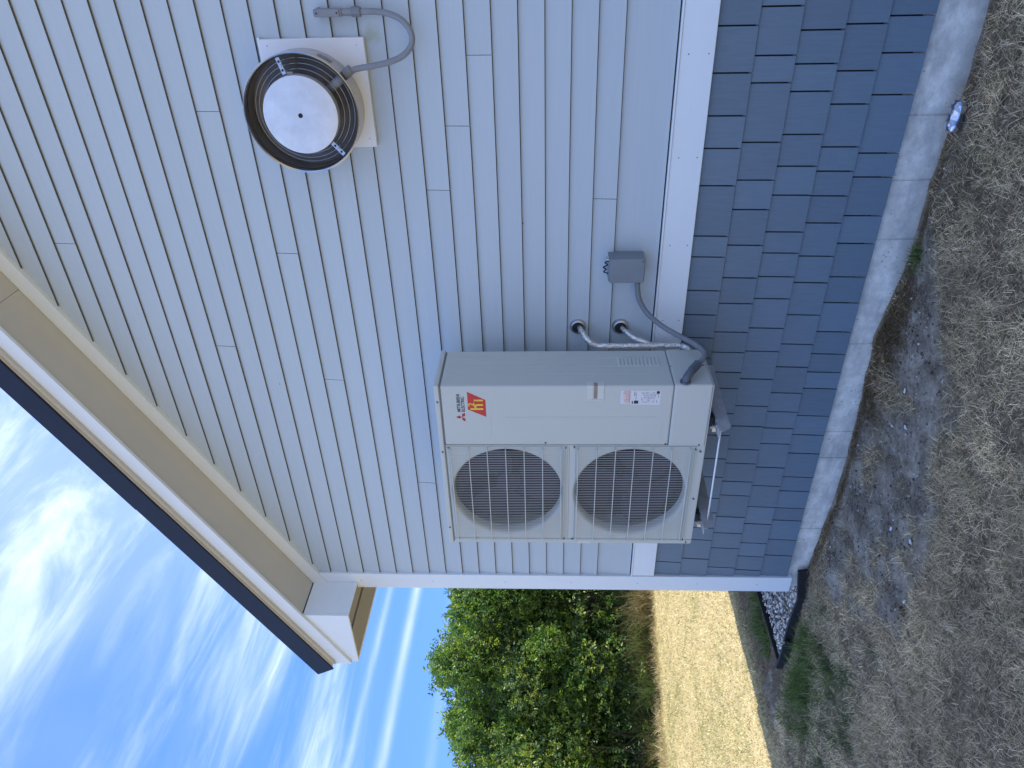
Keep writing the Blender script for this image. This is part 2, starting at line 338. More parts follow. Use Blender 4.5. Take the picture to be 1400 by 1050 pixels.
fine_ = gramp(gnoise(70, 5, .8), [(.3, (.18, .15, .08)), (.7, (.62, .50, .30))])
lawnc = gmix(N.new('ShaderNodeValue').outputs[0], lawnc, fine_); N['Value'].outputs[0].default_value = .4
mw = N.new('ShaderNodeMapRange'); mw.inputs[1].default_value = .52; mw.inputs[2].default_value = .7; mw.inputs[4].default_value = .2; L.new(gnoise(1.6, 5), mw.inputs[0])
gg = N.new('ShaderNodeRGB'); gg.outputs[0].default_value = (.20, .21, .07, 1); lawnc = gmix(mw.outputs[0], lawnc, gg.outputs[0])
col = gmix(sp.outputs[0], thatch, dirt)
gd = N.new('ShaderNodeRGB'); gd.outputs[0].default_value = (.07, .095, .035, 1); gs = N.new('ShaderNodeMath'); gs.operation = 'MULTIPLY'; gs.inputs[1].default_value = .35; L.new(sp.outputs[1], gs.inputs[0])
col = gmix(gs.outputs[0], col, gd.outputs[0]); col = gmix(sp.outputs[2], col, lawnc)
b = N['Principled BSDF']; b.inputs['Roughness'].default_value = .95; b.inputs['Specular IOR Level'].default_value = .15; L.new(col, b.inputs['Base Color'])
bp = N.new('ShaderNodeBump'); bp.inputs['Strength'].default_value = .9; bp.inputs['Distance'].default_value = .015; L.new(gnoise(45, 8, .75), bp.inputs['Height']); L.new(bp.outputs[0], b.inputs['Normal'])
g = bulk('ground', np.stack([fx, fy, GZ.ravel()], -1), [gf], gm, gcol); tag(g, kind='structure')

# ------------------------------------------------------------------ house
house = empty('house', (0, 0, 0), 'house gable end in pale blue-grey lap siding over dark blue shingles', 'house')
SL = .5175; XR = 3.2; XL, XRR = -2.01, 8.4       # rake slope, ridge x, wall ends
def rake(x, b): return b + SL * (x if x <= XR else 2 * XR - x)
prism_xz('wall_core', [(-1.99, .25), (8.39, .25), (8.39, rake(8.39, 4.46)), (XR, rake(XR, 4.46)), (-1.99, rake(-1.99, 4.46))], .022, 8., core_m, house)
# lap siding, course k has its butt edge at z = 4.104 - .1143 k
joints = {2.05: 1.384, 2.21: 1.088, 2.33: .791, 1.54: .736, 3.35: 1.174, 3.11: .475, 3.585: -.07, 3.0: -.294, 2.546: -1.062, 4.26: .543}
E_ = .1143
for k in range(-17, 25):
    zb = 4.104 - k * E_; zt = zb + E_ + .03; zm = zb + E_ / 2
    js = [x for z, x in joints.items() if abs(z - zm) < E_ / 2]
    x = js[0] if js else random.uniform(1.75, 2.7); per_ = 3.66 if js else 4.75
    cuts = [x + per_ * i for i in (-2, -1, 0, 1, 2, 3)]
    lo, lot = max(-1.876, (zb - 4.41) / SL), max(-1.876, (zt - 4.41) / SL)
    hi, hit = min(8.27, 2 * XR - (zb - 4.41) / SL), min(8.27, 2 * XR - (zt - 4.41) / SL)
    if k == 24: zb = 1.2535
    if hi - lo < .3: continue
    ed = [None] + [c for c in cuts if lo + .1 < c < hi - .1 and lot + .05 < c < hit - .05] + [None]
    for i in range(len(ed) - 1):
        a0, a1 = (lo, lot) if ed[i] is None else (ed[i] + .0012, ed[i] + .0012)
        b0, b1 = (hi, hit) if ed[i + 1] is None else (ed[i + 1] - .0012, ed[i + 1] - .0012)
        if b1 <= a1: b1 = a1 + .001
        dy = random.uniform(-.0012, .0012)
        V = [(a0, dy - .004, zb + .0035), (b0, dy - .004, zb + .0035), (b0, .003 + dy, zb), (a0, .003 + dy, zb), (a1, .0105, zt), (b1, .0105, zt), (b1, .0165, zt), (a1, .0165, zt)]
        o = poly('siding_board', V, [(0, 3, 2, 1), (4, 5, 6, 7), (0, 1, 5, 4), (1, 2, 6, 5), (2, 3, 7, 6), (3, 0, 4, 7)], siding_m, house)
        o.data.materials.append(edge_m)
        for i_ in (0, 3, 4, 5): o.data.polygons[i_].material_index = 1  # dark bottom chamfer draws the shadow line below the course
# belly band, drip flashing, corner boards, frieze
for x0, x1 in ((-1.872, 1.9), (1.903, 5.5), (5.503, 8.262)):
    box('band_board', (x0, -.012, 1.095), (x1, .018, 1.240), trim_m, house, bevel=.002)
box('drip_flashing', (-1.872, -.017, 1.2415), (8.262, .016, 1.2495), trim_m, house, bevel=.001)
cb = box('corner_board', (-2.01, -.016, .175), (-1.875, .02, rake(-1.875, 4.352) + .01), trim_m, house, bevel=.003)
box('corner_board', (8.265, -.016, .175), (8.40, .02, rake(8.265, 4.352) + .01), trim_m, house, bevel=.003)
box('corner_board', (-2.012, .0215, .175), (-1.985, .14, 3.12), trim_m, house, bevel=.002)
box('side_wall_panel', (-1.998, .142, .2), (-1.991, 8., 3.12), siding_m, house)
def rake_piece(name, x0, x1, b0, b1, y0, y1, m_, bevel=0, plumb=True):
    if plumb: P = [(x0, rake(x0, b0)), (x1, rake(x1, b0)), (x1, rake(x1, b1)), (x0, rake(x0, b1))]
    else:
        d = (b1 - b0) * .46; P = [(x0, rake(x0, b0)), (x1, rake(x1, b0)), (x1, rake(x1, b1)), (x0 - d * .9, rake(x0 - d * .9, b1))]
    return prism_xz(name, P, y0, y1, m_, house, bevel)
for sgn in (0, 1):
    def mx(a, b_): return (a, b_) if not sgn else (2 * XR - b_, 2 * XR - a)
    for a, b_ in ((-1.962, 1.72), (1.723, XR - .001)):
        x0, x1 = mx(a, b_); rake_piece('frieze_board', x0, x1, 4.352, 4.449, -.028, .014, trim_m, .002)
    for a, b_ in ((-1.955, .30), (.3025, 2.0), (2.0025, XR - .001)):
        x0, x1 = mx(a, b_); rake_piece('soffit_panel', x0, x1, 4.451, 4.462, -.303, .02, soffit_m)
    for a, b_ in ((-2.437, 1.2), (1.202, XR - .001)):
        x0, x1 = mx(a, b_); rake_piece('fascia_board', x0, x1, 4.432, 4.585, -.325, -.305, trim_m, .002)
        rake_piece('shadow_board', x0 if sgn else x0 + .02, x1, 4.528, 4.60, -.346, -.3265, soffit_m, .002)
        rake_piece('rake_batten', x0 if sgn else x0 + .015, x1, 4.548, 4.60, -.360, -.3465, soffit_m, .001)
    for a, b_ in ((-2.435, -.95), (-.949, .25), (.2505, XR - .001)):
        x0, x1 = mx(a, b_); rake_piece('rake_trim', x0, x1, 4.549 + (0 if a < -1 else .002), 4.700, -.372 - (.003 if a > -1 else 0), -.3605, navy_m, .0015, plumb=bool(sgn) or a > -1)
    x0, x1 = mx(-2.47, XR)
    P = [(x0, rake(x0, 4.603)), (x1, rake(x1, 4.603)), (x1, rake(x1, 4.697)), (x0, rake(x0, 4.697))]
    prism_xz('roof_panel', P, -.3595, 8.4, roof_m, house)
# boxed eave return at the lower left end of the rake
zbB = 3.128
prism_yz('return_side_panel', [(-.286, zbB), (-.018, zbB), (-.018, 3.432), (-.286, 3.432)], -1.968, -1.956, trim_m, house, .001)
poly('return_face_panel', [(-1.9555, -.304, zbB), (-2.437, -.304, zbB), (-2.437, -.304, rake(-2.437, 4.45)), (-1.9555, -.304, rake(-1.9555, 4.45)),
                          (-1.9555, -.287, zbB), (-2.437, -.287, zbB), (-2.437, -.287, rake(-2.437, 4.45)), (-1.9555, -.287, rake(-1.9555, 4.45))],
     [(0, 1, 2, 3), (7, 6, 5, 4), (0, 4, 5, 1), (1, 5, 6, 2), (2, 6, 7, 3), (3, 7, 4, 0)], trim_m, house, bevel=.0015)
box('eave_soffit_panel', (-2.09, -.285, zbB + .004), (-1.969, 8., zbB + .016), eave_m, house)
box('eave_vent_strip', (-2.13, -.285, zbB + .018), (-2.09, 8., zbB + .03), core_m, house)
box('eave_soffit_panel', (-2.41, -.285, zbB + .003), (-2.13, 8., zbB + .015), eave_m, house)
box('eave_fascia_board', (-2.437, -.286, zbB - .003), (-2.411, 8., zbB + .19), trim_m, house, bevel=.002)
# shingle siding panels below the band
rows = [1.093, .920, .745, .562, .390, .205]
J = {1: [1.474, 1.288, 1.109, .965, .791, .54, .43, .244, .104, -.034, -.16, -.33, -.46, -.62, -.80, -.93, -1.10, -1.23, -1.41, -1.57, -1.751],
     2: [1.543, 1.355, 1.245, .99, .816, .673, .491, .315, .17, .001, -.125, -.252, -.358, -.53, -.687, -.862, -1.006, -1.178, -1.3, -1.433, -1.541, -1.716],
     3: [1.6, 1.45, 1.318, 1.206, 1.022, .878, .741, .558, .448, .32, .196, .023, -.119, -.298, -.48, -.623, -.793, -.90, -1.043, -1.156, -1.337, -1.478, -1.615, -1.796],
     4: [1.62, 1.469, 1.286, 1.149, .963, .852, .735, .601, .429, .285, .101, -.076, -.22, -.391, -.52, -.637, -.751, -.931, -1.077, -1.251, -1.397, -1.567, -1.69, -1.819],
     5: [1.63, 1.496, 1.354, 1.185, .932, .822, .635, .494, .315, .17, -.001, -.138, -.254, -.361, -.549, -.686, -.823, -1.006, -1.119, -1.26, -1.365, -1.535, -1.679]}
for r in range(1, 6):
    xs = sorted(J[r]); x = xs[-1]
    while x < 8.1: x += random.choice((.11, .14, .16, .18, .2)); xs.append(min(x, 8.262))
    xs = [-1.873] + xs
    zt, zb = rows[r - 1], rows[r]
    for a, b_ in zip(xs[:-1], xs[1:]):
        if b_ - a < .02: continue
        t = random.uniform(-.001, .001); zj = random.uniform(-.0008, .0008); y = .004 if r > 1 else .006
        g2 = .0036
        V = [(a + g2, y - .009 + t, zb + zj + .003), (b_ - g2, y - .009 + t, zb + zj + .003), (b_ - g2, y - .001, zb + zj), (a + g2, y - .001, zb + zj),
             (a + g2, y + .0015 + t, zt + .014 if r > 1 else zt), (b_ - g2, y + .0015 + t, zt + .014 if r > 1 else zt), (b_ - g2, .016, zt + .014 if r > 1 else zt), (a + g2, .016, zt + .014 if r > 1 else zt)]
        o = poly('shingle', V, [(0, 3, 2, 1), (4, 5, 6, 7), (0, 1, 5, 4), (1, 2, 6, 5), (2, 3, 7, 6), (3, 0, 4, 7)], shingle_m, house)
        o.data.materials.append(navy_m); o.data.polygons[0].material_index = 1  # dark underside chamfer paints the shade line between shingle rows
# foundation, cast between form seams
sx_ = [-2.0, -1.453, -.872, -.676, -.087, .506, .799, 1.092, 1.7, 2.3, 2.9, 3.5, 4.1, 4.7, 5.3, 5.9, 6.5, 7.1, 7.7, 8.39]
for a, b_ in zip(sx_[:-1], sx_[1:]):
    y = .022 + random.uniform(-.001, .0015)
    box('foundation_panel', (a + .004, y, -.25), (b_ - .004, .2, .248), conc_m, house, bevel=.002)
box('foundation_core', (-1.995, .027, -.3), (8.385, 7.99, .247), conc_m, house)
# nail heads on the band and corner boards
def nails(pts, r=.003):
    bm = bmesh.new()
    for x, y, z in pts:
        bmesh.ops.create_cone(bm, cap_ends=True, segments=8, radius1=r, radius2=r, depth=.002, matrix=Matrix.Translation((x, y, z)) @ Matrix.Rotation(math.pi / 2, 4, 'X'))
    me = bpy.data.meshes.new('nail_heads'); bm.to_mesh(me); bm.free(); o = link('nail_heads', me, screw_m, house); o['kind'] = 'stuff'
nails([(x, -.0125, z) for x in (1.37, .93, .5, .08, -1.3, 1.8, 2.2) for z in (1.12, 1.205)] + [(-1.94, -.0165, z) for z in (.4, .8, 1.2, 1.65, 2.1, 2.6, 3.1)] + [(-.32, -.0005, 3.34), (.62, -.0005, 1.93)], .0028)

# ------------------------------------------------------------------ heat pump
AX0, AX1, AF, AB, AZ0, AZ1 = -1.05, 0., -.511, -.182, 1.022, 2.36
hp = empty('heat_pump', (-.525, -.35, 1.0), 'ivory two-fan outdoor heat pump hung on the wall beside grey siding', 'heat pump')
def ring_panel(name, x0, x1, z0, z1, cx, cz, R, y, m_, parent):
    n = 64; V = []; F = []
    def rect(a):
        dx, dz = math.cos(a), math.sin(a); t = 1e9
        if dx > 1e-9: t = min(t, (x1 - cx) / dx)
        if dx < -1e-9: t = min(t, (x0 - cx) / dx)
        if dz > 1e-9: t = min(t, (z1 - cz) / dz)
        if dz < -1e-9: t = min(t, (z0 - cz) / dz)
        return cx + dx * t, cz + dz * t
    angs = sorted([2 * math.pi * i / n for i in range(n)] + [math.atan2(z - cz, x - cx) % (2 * math.pi) for x in (x0, x1) for z in (z0, z1)]); n = len(angs)
    prof = [(R + .014, y), (R + .006, y + .003), (R, y + .012), (R - .003, y + .03), (R - .003, y + .055)]
    for a in angs: X, Z = rect(a); V.append((X, y, Z))
    for rr, yy in prof:
        for a in angs: V.append((cx + math.cos(a) * rr, yy, cz + math.sin(a) * rr))
    for i in range(len(prof)):
        for k in range(n): F.append((i * n + k, i * n + (k + 1) % n, (i + 1) * n + (k + 1) % n, (i + 1) * n + k))
    o = poly(name, V, F, m_, parent)
    for f in o.data.polygons: f.use_smooth = abs(f.normal.y) < .98
    return o
# cabinet shell
box('top_cover', (AX0 - .006, AF - .006, 2.337), (AX1 + .006, AB + .004, AZ1 + .002), ivory_m, hp, bevel=.006, seg=3)
box('top_seam', (AX0 + .004, AF + .004, 2.331), (AX1 - .004, AB - .004, 2.3365), greybox_m, hp)
box('service_panel', (-.360, AF, 1.209), (AX1, AB, 2.3305), ivory_m, hp, bevel=.008, seg=3)
box('wiring_cover', (-.366, AF - .001, AZ0 + .003), (AX1 + .004, AB + .002, 1.2055), ivory_m, hp, bevel=.008, seg=3)
box('panel_seam', (-.36, AF + .006, 1.2056), (AX1 - .005, AB - .004, 1.2089), greybox_m, hp)
box('left_side_panel', (AX0, AF + .003, AZ0 + .003), (AX0 + .012, AB, 2.3305), ivory_m, hp, bevel=.003)
box('back_coil', (AX0 + .0125, AB - .03, AZ0 + .01), (-.362, AB - .006, 2.33), coil_m, hp)
box('base_pan', (AX0, AF + .004, AZ0 - .002), (AX1, AB - .002, AZ0 + .0025), ivory_m, hp)
box('left_flange', (AX0, AF - .0005, AZ0 + .003), (AX0 + .027, AF + .012, 2.3305), ivory_m, hp, bevel=.002)
CX = -.685; CZ = (2.024, 1.380); RR = .289
for i, (za, zb) in enumerate(((1.7005, 2.3305), (AZ0 + .003, 1.6995))):
    cz = CZ[i]
    ring_panel('fan_panel', AX0 + .0275, -.3615, za, zb, CX, cz, RR, AF + .004, ivory_m, hp)
    # fan: hub and three swept blades
    fr = empty('fan', Vector((CX, AF + .12, cz)) - hp.location); fr.parent = hp
    lathe('hub', (CX, 0, cz), [(.0001, AF + .078), (.045, AF + .080), (.062, AF + .086), (.064, AF + .13)], fan_m, fr, seg=32)
    for bld in range(3):
        V = []; F = []; a0 = bld * 2 * math.pi / 3 + .5 + i
        for r_i in range(9):
            r_ = .06 + (.28 - .06) * r_i / 8; sweep = .55 * (r_i / 8) ** 1.4; wdt = .95 + .25 * r_i / 8
            for s_i in range(9):
                s_ = s_i / 8; a = a0 + sweep + wdt * (s_ - .5) * 1.55
                V.append((CX + r_ * math.cos(a), AF + .075 + .05 * s_ + .015 * math.sin(s_ * math.pi), cz + r_ * math.sin(a)))
        for r_i in range(8):
            for s_i in range(8): q = r_i * 9 + s_i; F.append((q, q + 1, q + 10, q + 9))
        bl = poly('blade', V, F, fan_m, fr, smooth=True)
        md = bl.modifiers.new('thick', 'SOLIDIFY'); md.thickness = .004
    box('coil_face', (AX0 + .014, AF + .215, za + .008), (-.364, AF + .23, zb - .008), coil_m, hp)
    # guard
    gx0, gx1, gz0, gz1 = -1.012, -.383, (1.731, 1.081)[i], (2.318, 1.669)[i]
    gd_ = empty('fan_guard', Vector((CX, AF, cz)) - hp.location); gd_.parent = hp
    yf = AF - .020; V = []; F = []
    def wire(p, r=.00105):
        n0 = len(V); P = [Vector(q) for q in p]
        for j, q in enumerate(P):
            d = (P[min(j + 1, len(P) - 1)] - P[max(j - 1, 0)]).normalized(); u = d.orthogonal().normalized(); v = d.cross(u)
            u = Vector((1, 0, 0)) if abs(d.x) < .9 else Vector((0, 0, 1)); u = (u - d * u.dot(d)).normalized(); v = d.cross(u)
            for k in range(5): a = k * 2 * math.pi / 5; V.append(q + (u * math.cos(a) + v * math.sin(a)) * r)
        for j in range(len(P) - 1):
            for k in range(5): F.append((n0 + j * 5 + k, n0 + j * 5 + (k + 1) % 5, n0 + (j + 1) * 5 + (k + 1) % 5, n0 + (j + 1) * 5 + k))
    nw = 54
    for w_ in range(nw + 1):
        x = gx0 + (gx1 - gx0) * w_ / nw
        wire([(x, AF + .003, gz0), (x, yf + .004, gz0 + .004), (x, yf, gz0 + .012), (x, yf, gz1 - .012), (x, yf + .004, gz1 - .004), (x, AF + .003, gz1)])
    o = poly('guard_wires', V, F, ivory2_m, gd_); o['kind'] = 'stuff'
    for z in [gz1 - .012 - j * (gz1 - gz0 - .024) / 6 for j in range(7)]:
        tube('guard_bar', [(gx0 - .006, AF + .003, z), (gx0 - .004, yf - .003, z), (gx1 + .004, yf - .003, z), (gx1 + .006, AF + .003, z)], .0024, ivory2_m, gd_, seg=6, n=1)
    # raised rib round the guard
    for a, b_ in (((gx0 - .016, gz0 - .014), (gx0 - .010, gz1 + .010)), ((gx1 + .009, gz0 - .014), (gx1 + .014, gz1 + .010)), ((gx0 - .016, gz0 - .020), (gx1 + .014, gz0 - .0145)), ((gx0 - .016, gz0 - .008), (gx1 + .012, gz0 - .004))):
        box('rib', (a[0], AF - .0015, a[1]), (b_[0], AF + .0038, b_[1]), ivory_m, hp, bevel=.001)
def screw(x, y, z, axis='y', r=.0052):
    lathe('screw', (x, y, z), [(.0001, (y if axis == 'y' else x) + (-.004 if axis == 'y' else .004)), (r * .8, (y - .0035) if axis == 'y' else x + .0035), (r, (y - .001) if axis == 'y' else x + .001), (r, (y + .002) if axis == 'y' else x - .002)], screw_m, hp, axis=axis, seg=12)
for x, z in ((-.345, 1.822), (-.352, 1.222), (-.357, 1.055), (-.376, 2.318), (-.376, 1.719), (-.373, 1.676), (-.386, 1.066), (-1.018, 1.722), (-1.02, 1.676), (-1.02, 1.07), (-1.038, 1.05), (-.09, 2.349), (-.40, 2.348), (-.93, 2.350), (-.72, 1.042), (-.40, 1.042)):
    screw(x, AF - (.006 if z > 2.34 else .0), z)
screw(AX1, -.341, 1.200, 'x'); screw(AX1 + .004, -.337, 1.045, 'x')
# side: press ribs, louvres and hand hold
for y in (-.255, -.334, -.402): box('pressed_rib', (AX1 - .001, y - .0022, 1.26), (AX1 + .0018, y + .0022, 2.3), ivory_m, hp, bevel=.0008)
for k in range(11):
    z = 1.258 + k * .0192
    poly('louvre', [(AX1 - .001, -.335, z), (AX1 + .0075, -.330, z + .002), (AX1 + .0075, -.264, z + .002), (AX1 - .001, -.259, z), (AX1 - .001, -.335, z + .013), (AX1 - .001, -.259, z + .013)],
         [(0, 1, 2, 3), (1, 4, 5, 2), (0, 4, 1), (3, 2, 5), (0, 3, 5, 4)], ivory_m, hp)
box('hand_hold_rim', (-.080, AF - .003, 1.540), (AX1 + .003, -.476, 1.549), ivory2_m, hp, bevel=.0015)
box('hand_hold_rim', (-.080, AF - .003, 1.592), (AX1 + .003, -.476, 1.620), ivory2_m, hp, bevel=.0015)
box('hand_hold_rim', (-.086, AF - .003, 1.540), (-.0805, -.5, 1.620), ivory2_m, hp, bevel=.0015)
box('hand_hold_recess', (-.080, AF - .0008, 1.5492), (AX1 + .0008, -.48, 1.5918), ivory2_m, hp, bevel=.0004)
box('hand_hold_slot', (-.074, AF - .0012, 1.572), (AX1 + .0012, -.484, 1.589), rust_m, hp)
for x0, x1, z in ((-.306, -.187, 2.095), (-.305, -.206, 1.252)): box('pressed_line', (x0, AF - .0012, z - .0018), (x1, AF + .001, z + .0018), ivory_m, hp, bevel=.0005)
box('pressed_line', (-.188, AF - .0012, 1.28), (-.184, AF + .001, 2.02), ivory_m, hp, bevel=.0005)
box('left_hand_hold', (-.99, AF - .003, 1.6), (-.94, AF + .0035, 1.66), ivory2_m, hp, bevel=.0015) if False else None
# front hand hold on the left edge
box('edge_hand_hold', (AX0 - .003, AF - .002, 1.575), (AX0 + .018, AF + .02, 1.645), ivory2_m, hp, bevel=.002)
# brand emblem, name and badge
YF = AF - .0006
def rhomb(cx, cz, ang, L_, w_):
    a = Vector((math.cos(ang), math.sin(ang))); n_ = Vector((-a.y, a.x)); c = Vector((cx, cz))
    return [tuple(c), tuple(c + a * L_ / 2 + n_ * w_ / 2), tuple(c + a * L_), tuple(c + a * L_ / 2 - n_ * w_ / 2)]
em = empty('maker_emblem', Vector((-.184, AF, 2.232)) - hp.location); em.parent = hp
for a in (90, 210, 330): prism_xz('diamond', rhomb(-.184, 2.2335, math.radians(a), .030, .0175), YF - .0003, YF + .0002, red_m, em)
text('maker_name', 'MITSUBISHI', -.152, 2.2395, YF, .0225, ink_m, hp, .0004, .93)
text('maker_name', 'ELECTRIC', -.152, 2.2185, YF, .0225, ink_m, hp, .0004, .93)
bd = empty('red_badge', Vector((-.11, AF, 2.155)) - hp.location); bd.parent = hp
prism_xz('badge_plate', [(-.033, 2.201), (-.138, 2.202), (-.182, 2.114), (-.081, 2.114)], YF - .0002, YF + .0004, badge_m, bd)
text('badge_letter', 'h', -.143, 2.128, YF - .0006, .088, yellow_m, bd, .0016, .95)
text('badge_letter', '2', -.118, 2.170, YF - .0007, .042, yellow_m, bd, .0012, 1.0)
text('badge_letter', 'i', -.090, 2.128, YF - .0006, .064, yellow_m, bd, .002, 1.0)
# rating sticker
st = empty('rating_sticker', Vector((-.065, AF, 1.365)) - hp.location); st.parent = hp
box('sticker_sheet', (-.110, YF - .0001, 1.270), (-.028, YF + .0004, 1.412), paper_m, st)
box('sticker_pink_field', (-.1055, YF - .0001, 1.4125), (-.029, YF + .0004, 1.460), paper_m, st)
V = []; F = []
def pr_(x0, x1, z0, z1):
    n0 = len(V); V.extend([(x0, YF - .0004, z0), (x1, YF - .0004, z0), (x1, YF - .0004, z1), (x0, YF - .0004, z1)]); F.append((n0, n0 + 1, n0 + 2, n0 + 3))
for k in range(9):
    x = -.098 + k * .0078; pr_(x, x + .0052, 1.416, 1.416 + random.uniform(.02, .038))
pr_(-.103, -.031, 1.4145, 1.4175); me_p = poly('pink_print', V, F, pink_m, st)
V = []; F = []
for k in range(13):
    z = 1.279 + k * .0066; x = -.098
    while x < -.04:
        w_ = random.uniform(.004, .016)
        if random.random() < .75: pr_(x, min(x + w_, -.035), z, z + .0026)
        x += w_ + .003
for x in (-.09, -.075, -.06, -.05): pr_(x, x + .011, 1.385, 1.388)
pr_(-.06, -.034, 1.392, 1.396); poly('small_print', V, F, grey_ink, st)
V = []; F = []
pr_(-.104, -.086, 1.374, 1.395); pr_(-.105, -.088, 1.4, 1.405); pr_(-.046, -.031, 1.275, 1.289); poly('black_print', V, F, ink_m, st)

# ------------------------------------------------------------------ wall bracket
br = empty('wall_bracket', (-.5, 0, .96), 'steel wall bracket with two arms carrying the ivory heat pump', 'bracket')
for x in (-.205, -.845):
    # C channel arm: web and two flanges with a cut-back nose
    prism_yz('bracket_arm', [(-.001, .905), (-.001, .985), (-.60, .985), (-.60, .972), (-.575, .935), (-.54, .930)], x - .0015, x + .0015, bracket_m, br)
    box('arm_flange', (x - .045, -.60, .9855), (x - .0018, -.001, .989), bracket_m, br)
    box('arm_flange', (x - .030, -.54, .926), (x - .0018, -.001, .9292), bracket_m, br)
    box('rubber_mount', (x - .05, -.50, .9895), (x + .005, -.45, 1.0198), dark_m, br, bevel=.004)
    box('rubber_mount', (x - .05, -.26, .9895), (x + .005, -.21, 1.0198), dark_m, br, bevel=.004)
    box('clamp_plate', (x - .044, -.548, .9895), (x - .002, -.515, .995), galv_m, br, bevel=.001)
    box('clamp_plate', (x - .040, -.552, .992), (x - .018, -.549, 1.012), galv_m, br, bevel=.001)
    lathe('clamp_bolt', (x - .028, -.532, 0), [(.0001, 1.015), (.007, 1.015), (.007, 1.008), (.013, 1.0075), (.013, .996)], galv_m, br, axis='z', seg=10, smooth=False)
tube('tie_bar', [(-.845 + .004, -.535, .958), (-.205 - .004, -.535, .966)], .0045, trim_m, br, seg=8, n=1)
box('wall_rail', (-.842, -.030, .905), (-.208, -.0095, .94), bracket_m, br)

# ------------------------------------------------------------------ insulated refrigerant lines
lu = empty('refrigerant_pipe', (.04, 0, 1.648), 'foil-wrapped pipe from the upper round wall flange down beside heat pump', 'pipe', 'foil-wrapped refrigerant pipes')
lathe('wall_flange', (.043, 0, 1.648), [(.0001, -.012), (.028, -.012), (.031, -.017), (.040, -.014), (.0425, -.006), (.0425, .006)], galv_m, lu, seg=32)
lathe('flange_opening', (.043, 0, 1.648), [(.0001, -.0185), (.027, -.0185), (.029, -.013)], dark_m, lu, seg=28)
tube('pipe', [(.043, -.005, 1.640), (.040, -.06, 1.628), (.022, -.11, 1.600), (-.004, -.122, 1.556), (-.008, -.124, 1.50), (-.008, -.124, 1.30), (-.008, -.124, 1.15), (-.012, -.14, 1.09), (-.03, -.19, 1.07)], .0155, foil_m, lu, seg=14, n=7, jitter=.09)
ll = empty('refrigerant_pipe', (.04, 0, 1.423), 'foil-wrapped pipe from the lower round wall flange joining the longer one', 'pipe', 'foil-wrapped refrigerant pipes')
lathe('wall_flange', (.041, 0, 1.423), [(.0001, -.012), (.028, -.012), (.031, -.017), (.040, -.014), (.0425, -.006), (.0425, .006)], galv_m, ll, seg=32)
lathe('flange_opening', (.041, 0, 1.423), [(.0001, -.0185), (.027, -.0185), (.029, -.013)], dark_m, ll, seg=28)
tube('pipe', [(.041, -.005, 1.418), (.038, -.05, 1.400), (.022, -.09, 1.360), (.008, -.10, 1.31), (-.01, -.105, 1.27)], .0125, foil_m, ll, seg=12, n=7, jitter=.09)

# ------------------------------------------------------------------ disconnect box and its whip
dx = empty('disconnect_box', (.41, 0, 1.33), 'grey metal electrical disconnect box on pale siding above white band', 'electrical box')
box('box_body', (.347, -.098, 1.331), (.466, -.001, 1.508), greybox_m, dx, bevel=.003)
box('box_cover', (.343, -.106, 1.335), (.469, -.0985, 1.502), greybox_m, dx, bevel=.002)
box('cover_side', (.4665, -.104, 1.335), (.470, -.012, 1.482), greybox_m, dx, bevel=.001)
box('hasp', (.462, -.10, 1.5085), (.468, -.06, 1.522), galv_m, dx, bevel=.001)
box('hasp', (.455, -.055, 1.5085), (.461, -.02, 1.518), paper_m, dx, bevel=.001)
tube('seal_wire', [(.455, -.09, 1.509), (.45, -.096, 1.528), (.435, -.09, 1.515), (.425, -.098, 1.535), (.412, -.09, 1.52), (.40, -.095, 1.532), (.39, -.092, 1.509)], .0035, dark_m, dx, seg=6, n=6)
lathe('knockout_screw', (.458, 0, 1.345), [(.0001, -.1075), (.004, -.1075), (.004, -.105)], screw_m, dx, seg=10)
wp = empty('conduit_whip', (.318, -.07, 1.335), 'dark grey flexible conduit looping from grey box to the heat pump side', 'conduit')
lathe('gland', (0, -.055, 1.354), [(.0001, .3462), (.0175, .3462), (.0175, .336), (.0145, .332), (.0145, .322), (.0001, .322)], fit_m, wp, axis='x', seg=16)
tube('conduit', [(.330, -.055, 1.354), (.285, -.056, 1.354), (.225, -.066, 1.340), (.165, -.09, 1.300), (.118, -.14, 1.228), (.094, -.20, 1.150), (.084, -.26, 1.086), (.075, -.325, 1.047), (.067, -.375, 1.058), (.057, -.425, 1.100)], .0135, conduit_m, wp, seg=14, n=8)
tube('connector_nut', [(.059, -.410, 1.088), (.049, -.450, 1.121)], .0225, fit_m, wp, seg=8, n=1, smooth=False)
tube('elbow', [(.050, -.448, 1.119), (.038, -.476, 1.142), (.022, -.488, 1.153), (.001, -.490, 1.156)], .0195, fit_m, wp, seg=14, n=4)
lathe('lock_ring', (0, -.490, 1.156), [(.0001, .013), (.026, .013), (.026, .0045)], fit_m, wp, axis='x', seg=8, smooth=False)

# ------------------------------------------------------------------ exhaust fan on the gable
ef = empty('exhaust_fan', (1.19, 0, 2.87), 'round stainless exhaust fan on a square white plate on the siding', 'exhaust fan')
box('mounting_plate', (1.008, -.026, 2.596), (1.470, -.0015, 3.052), plate_m, ef, bevel=.002)
tag(box('plate_flashing', (1.000, -.012, 3.0525), (1.476, -.001, 3.064), plate_m, ef, bevel=.001))
cxv, czv = 1.189, 2.877
lathe('shroud', (cxv, 0, czv), [(.246, -.0262), (.246, -.14), (.2485, -.160), (.2525, -.1635), (.2525, -.1675), (.2490, -.1695), (.2445, -.165), (.2425, -.14), (.2425, -.0262)], steel_m, ef, seg=96)
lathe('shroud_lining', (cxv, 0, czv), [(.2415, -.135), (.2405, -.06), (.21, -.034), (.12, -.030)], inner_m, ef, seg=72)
lathe('motor_housing', (cxv, 0, czv), [(.142, -.030), (.142, -.125), (.150, -.135)], inner_m, ef, seg=64)
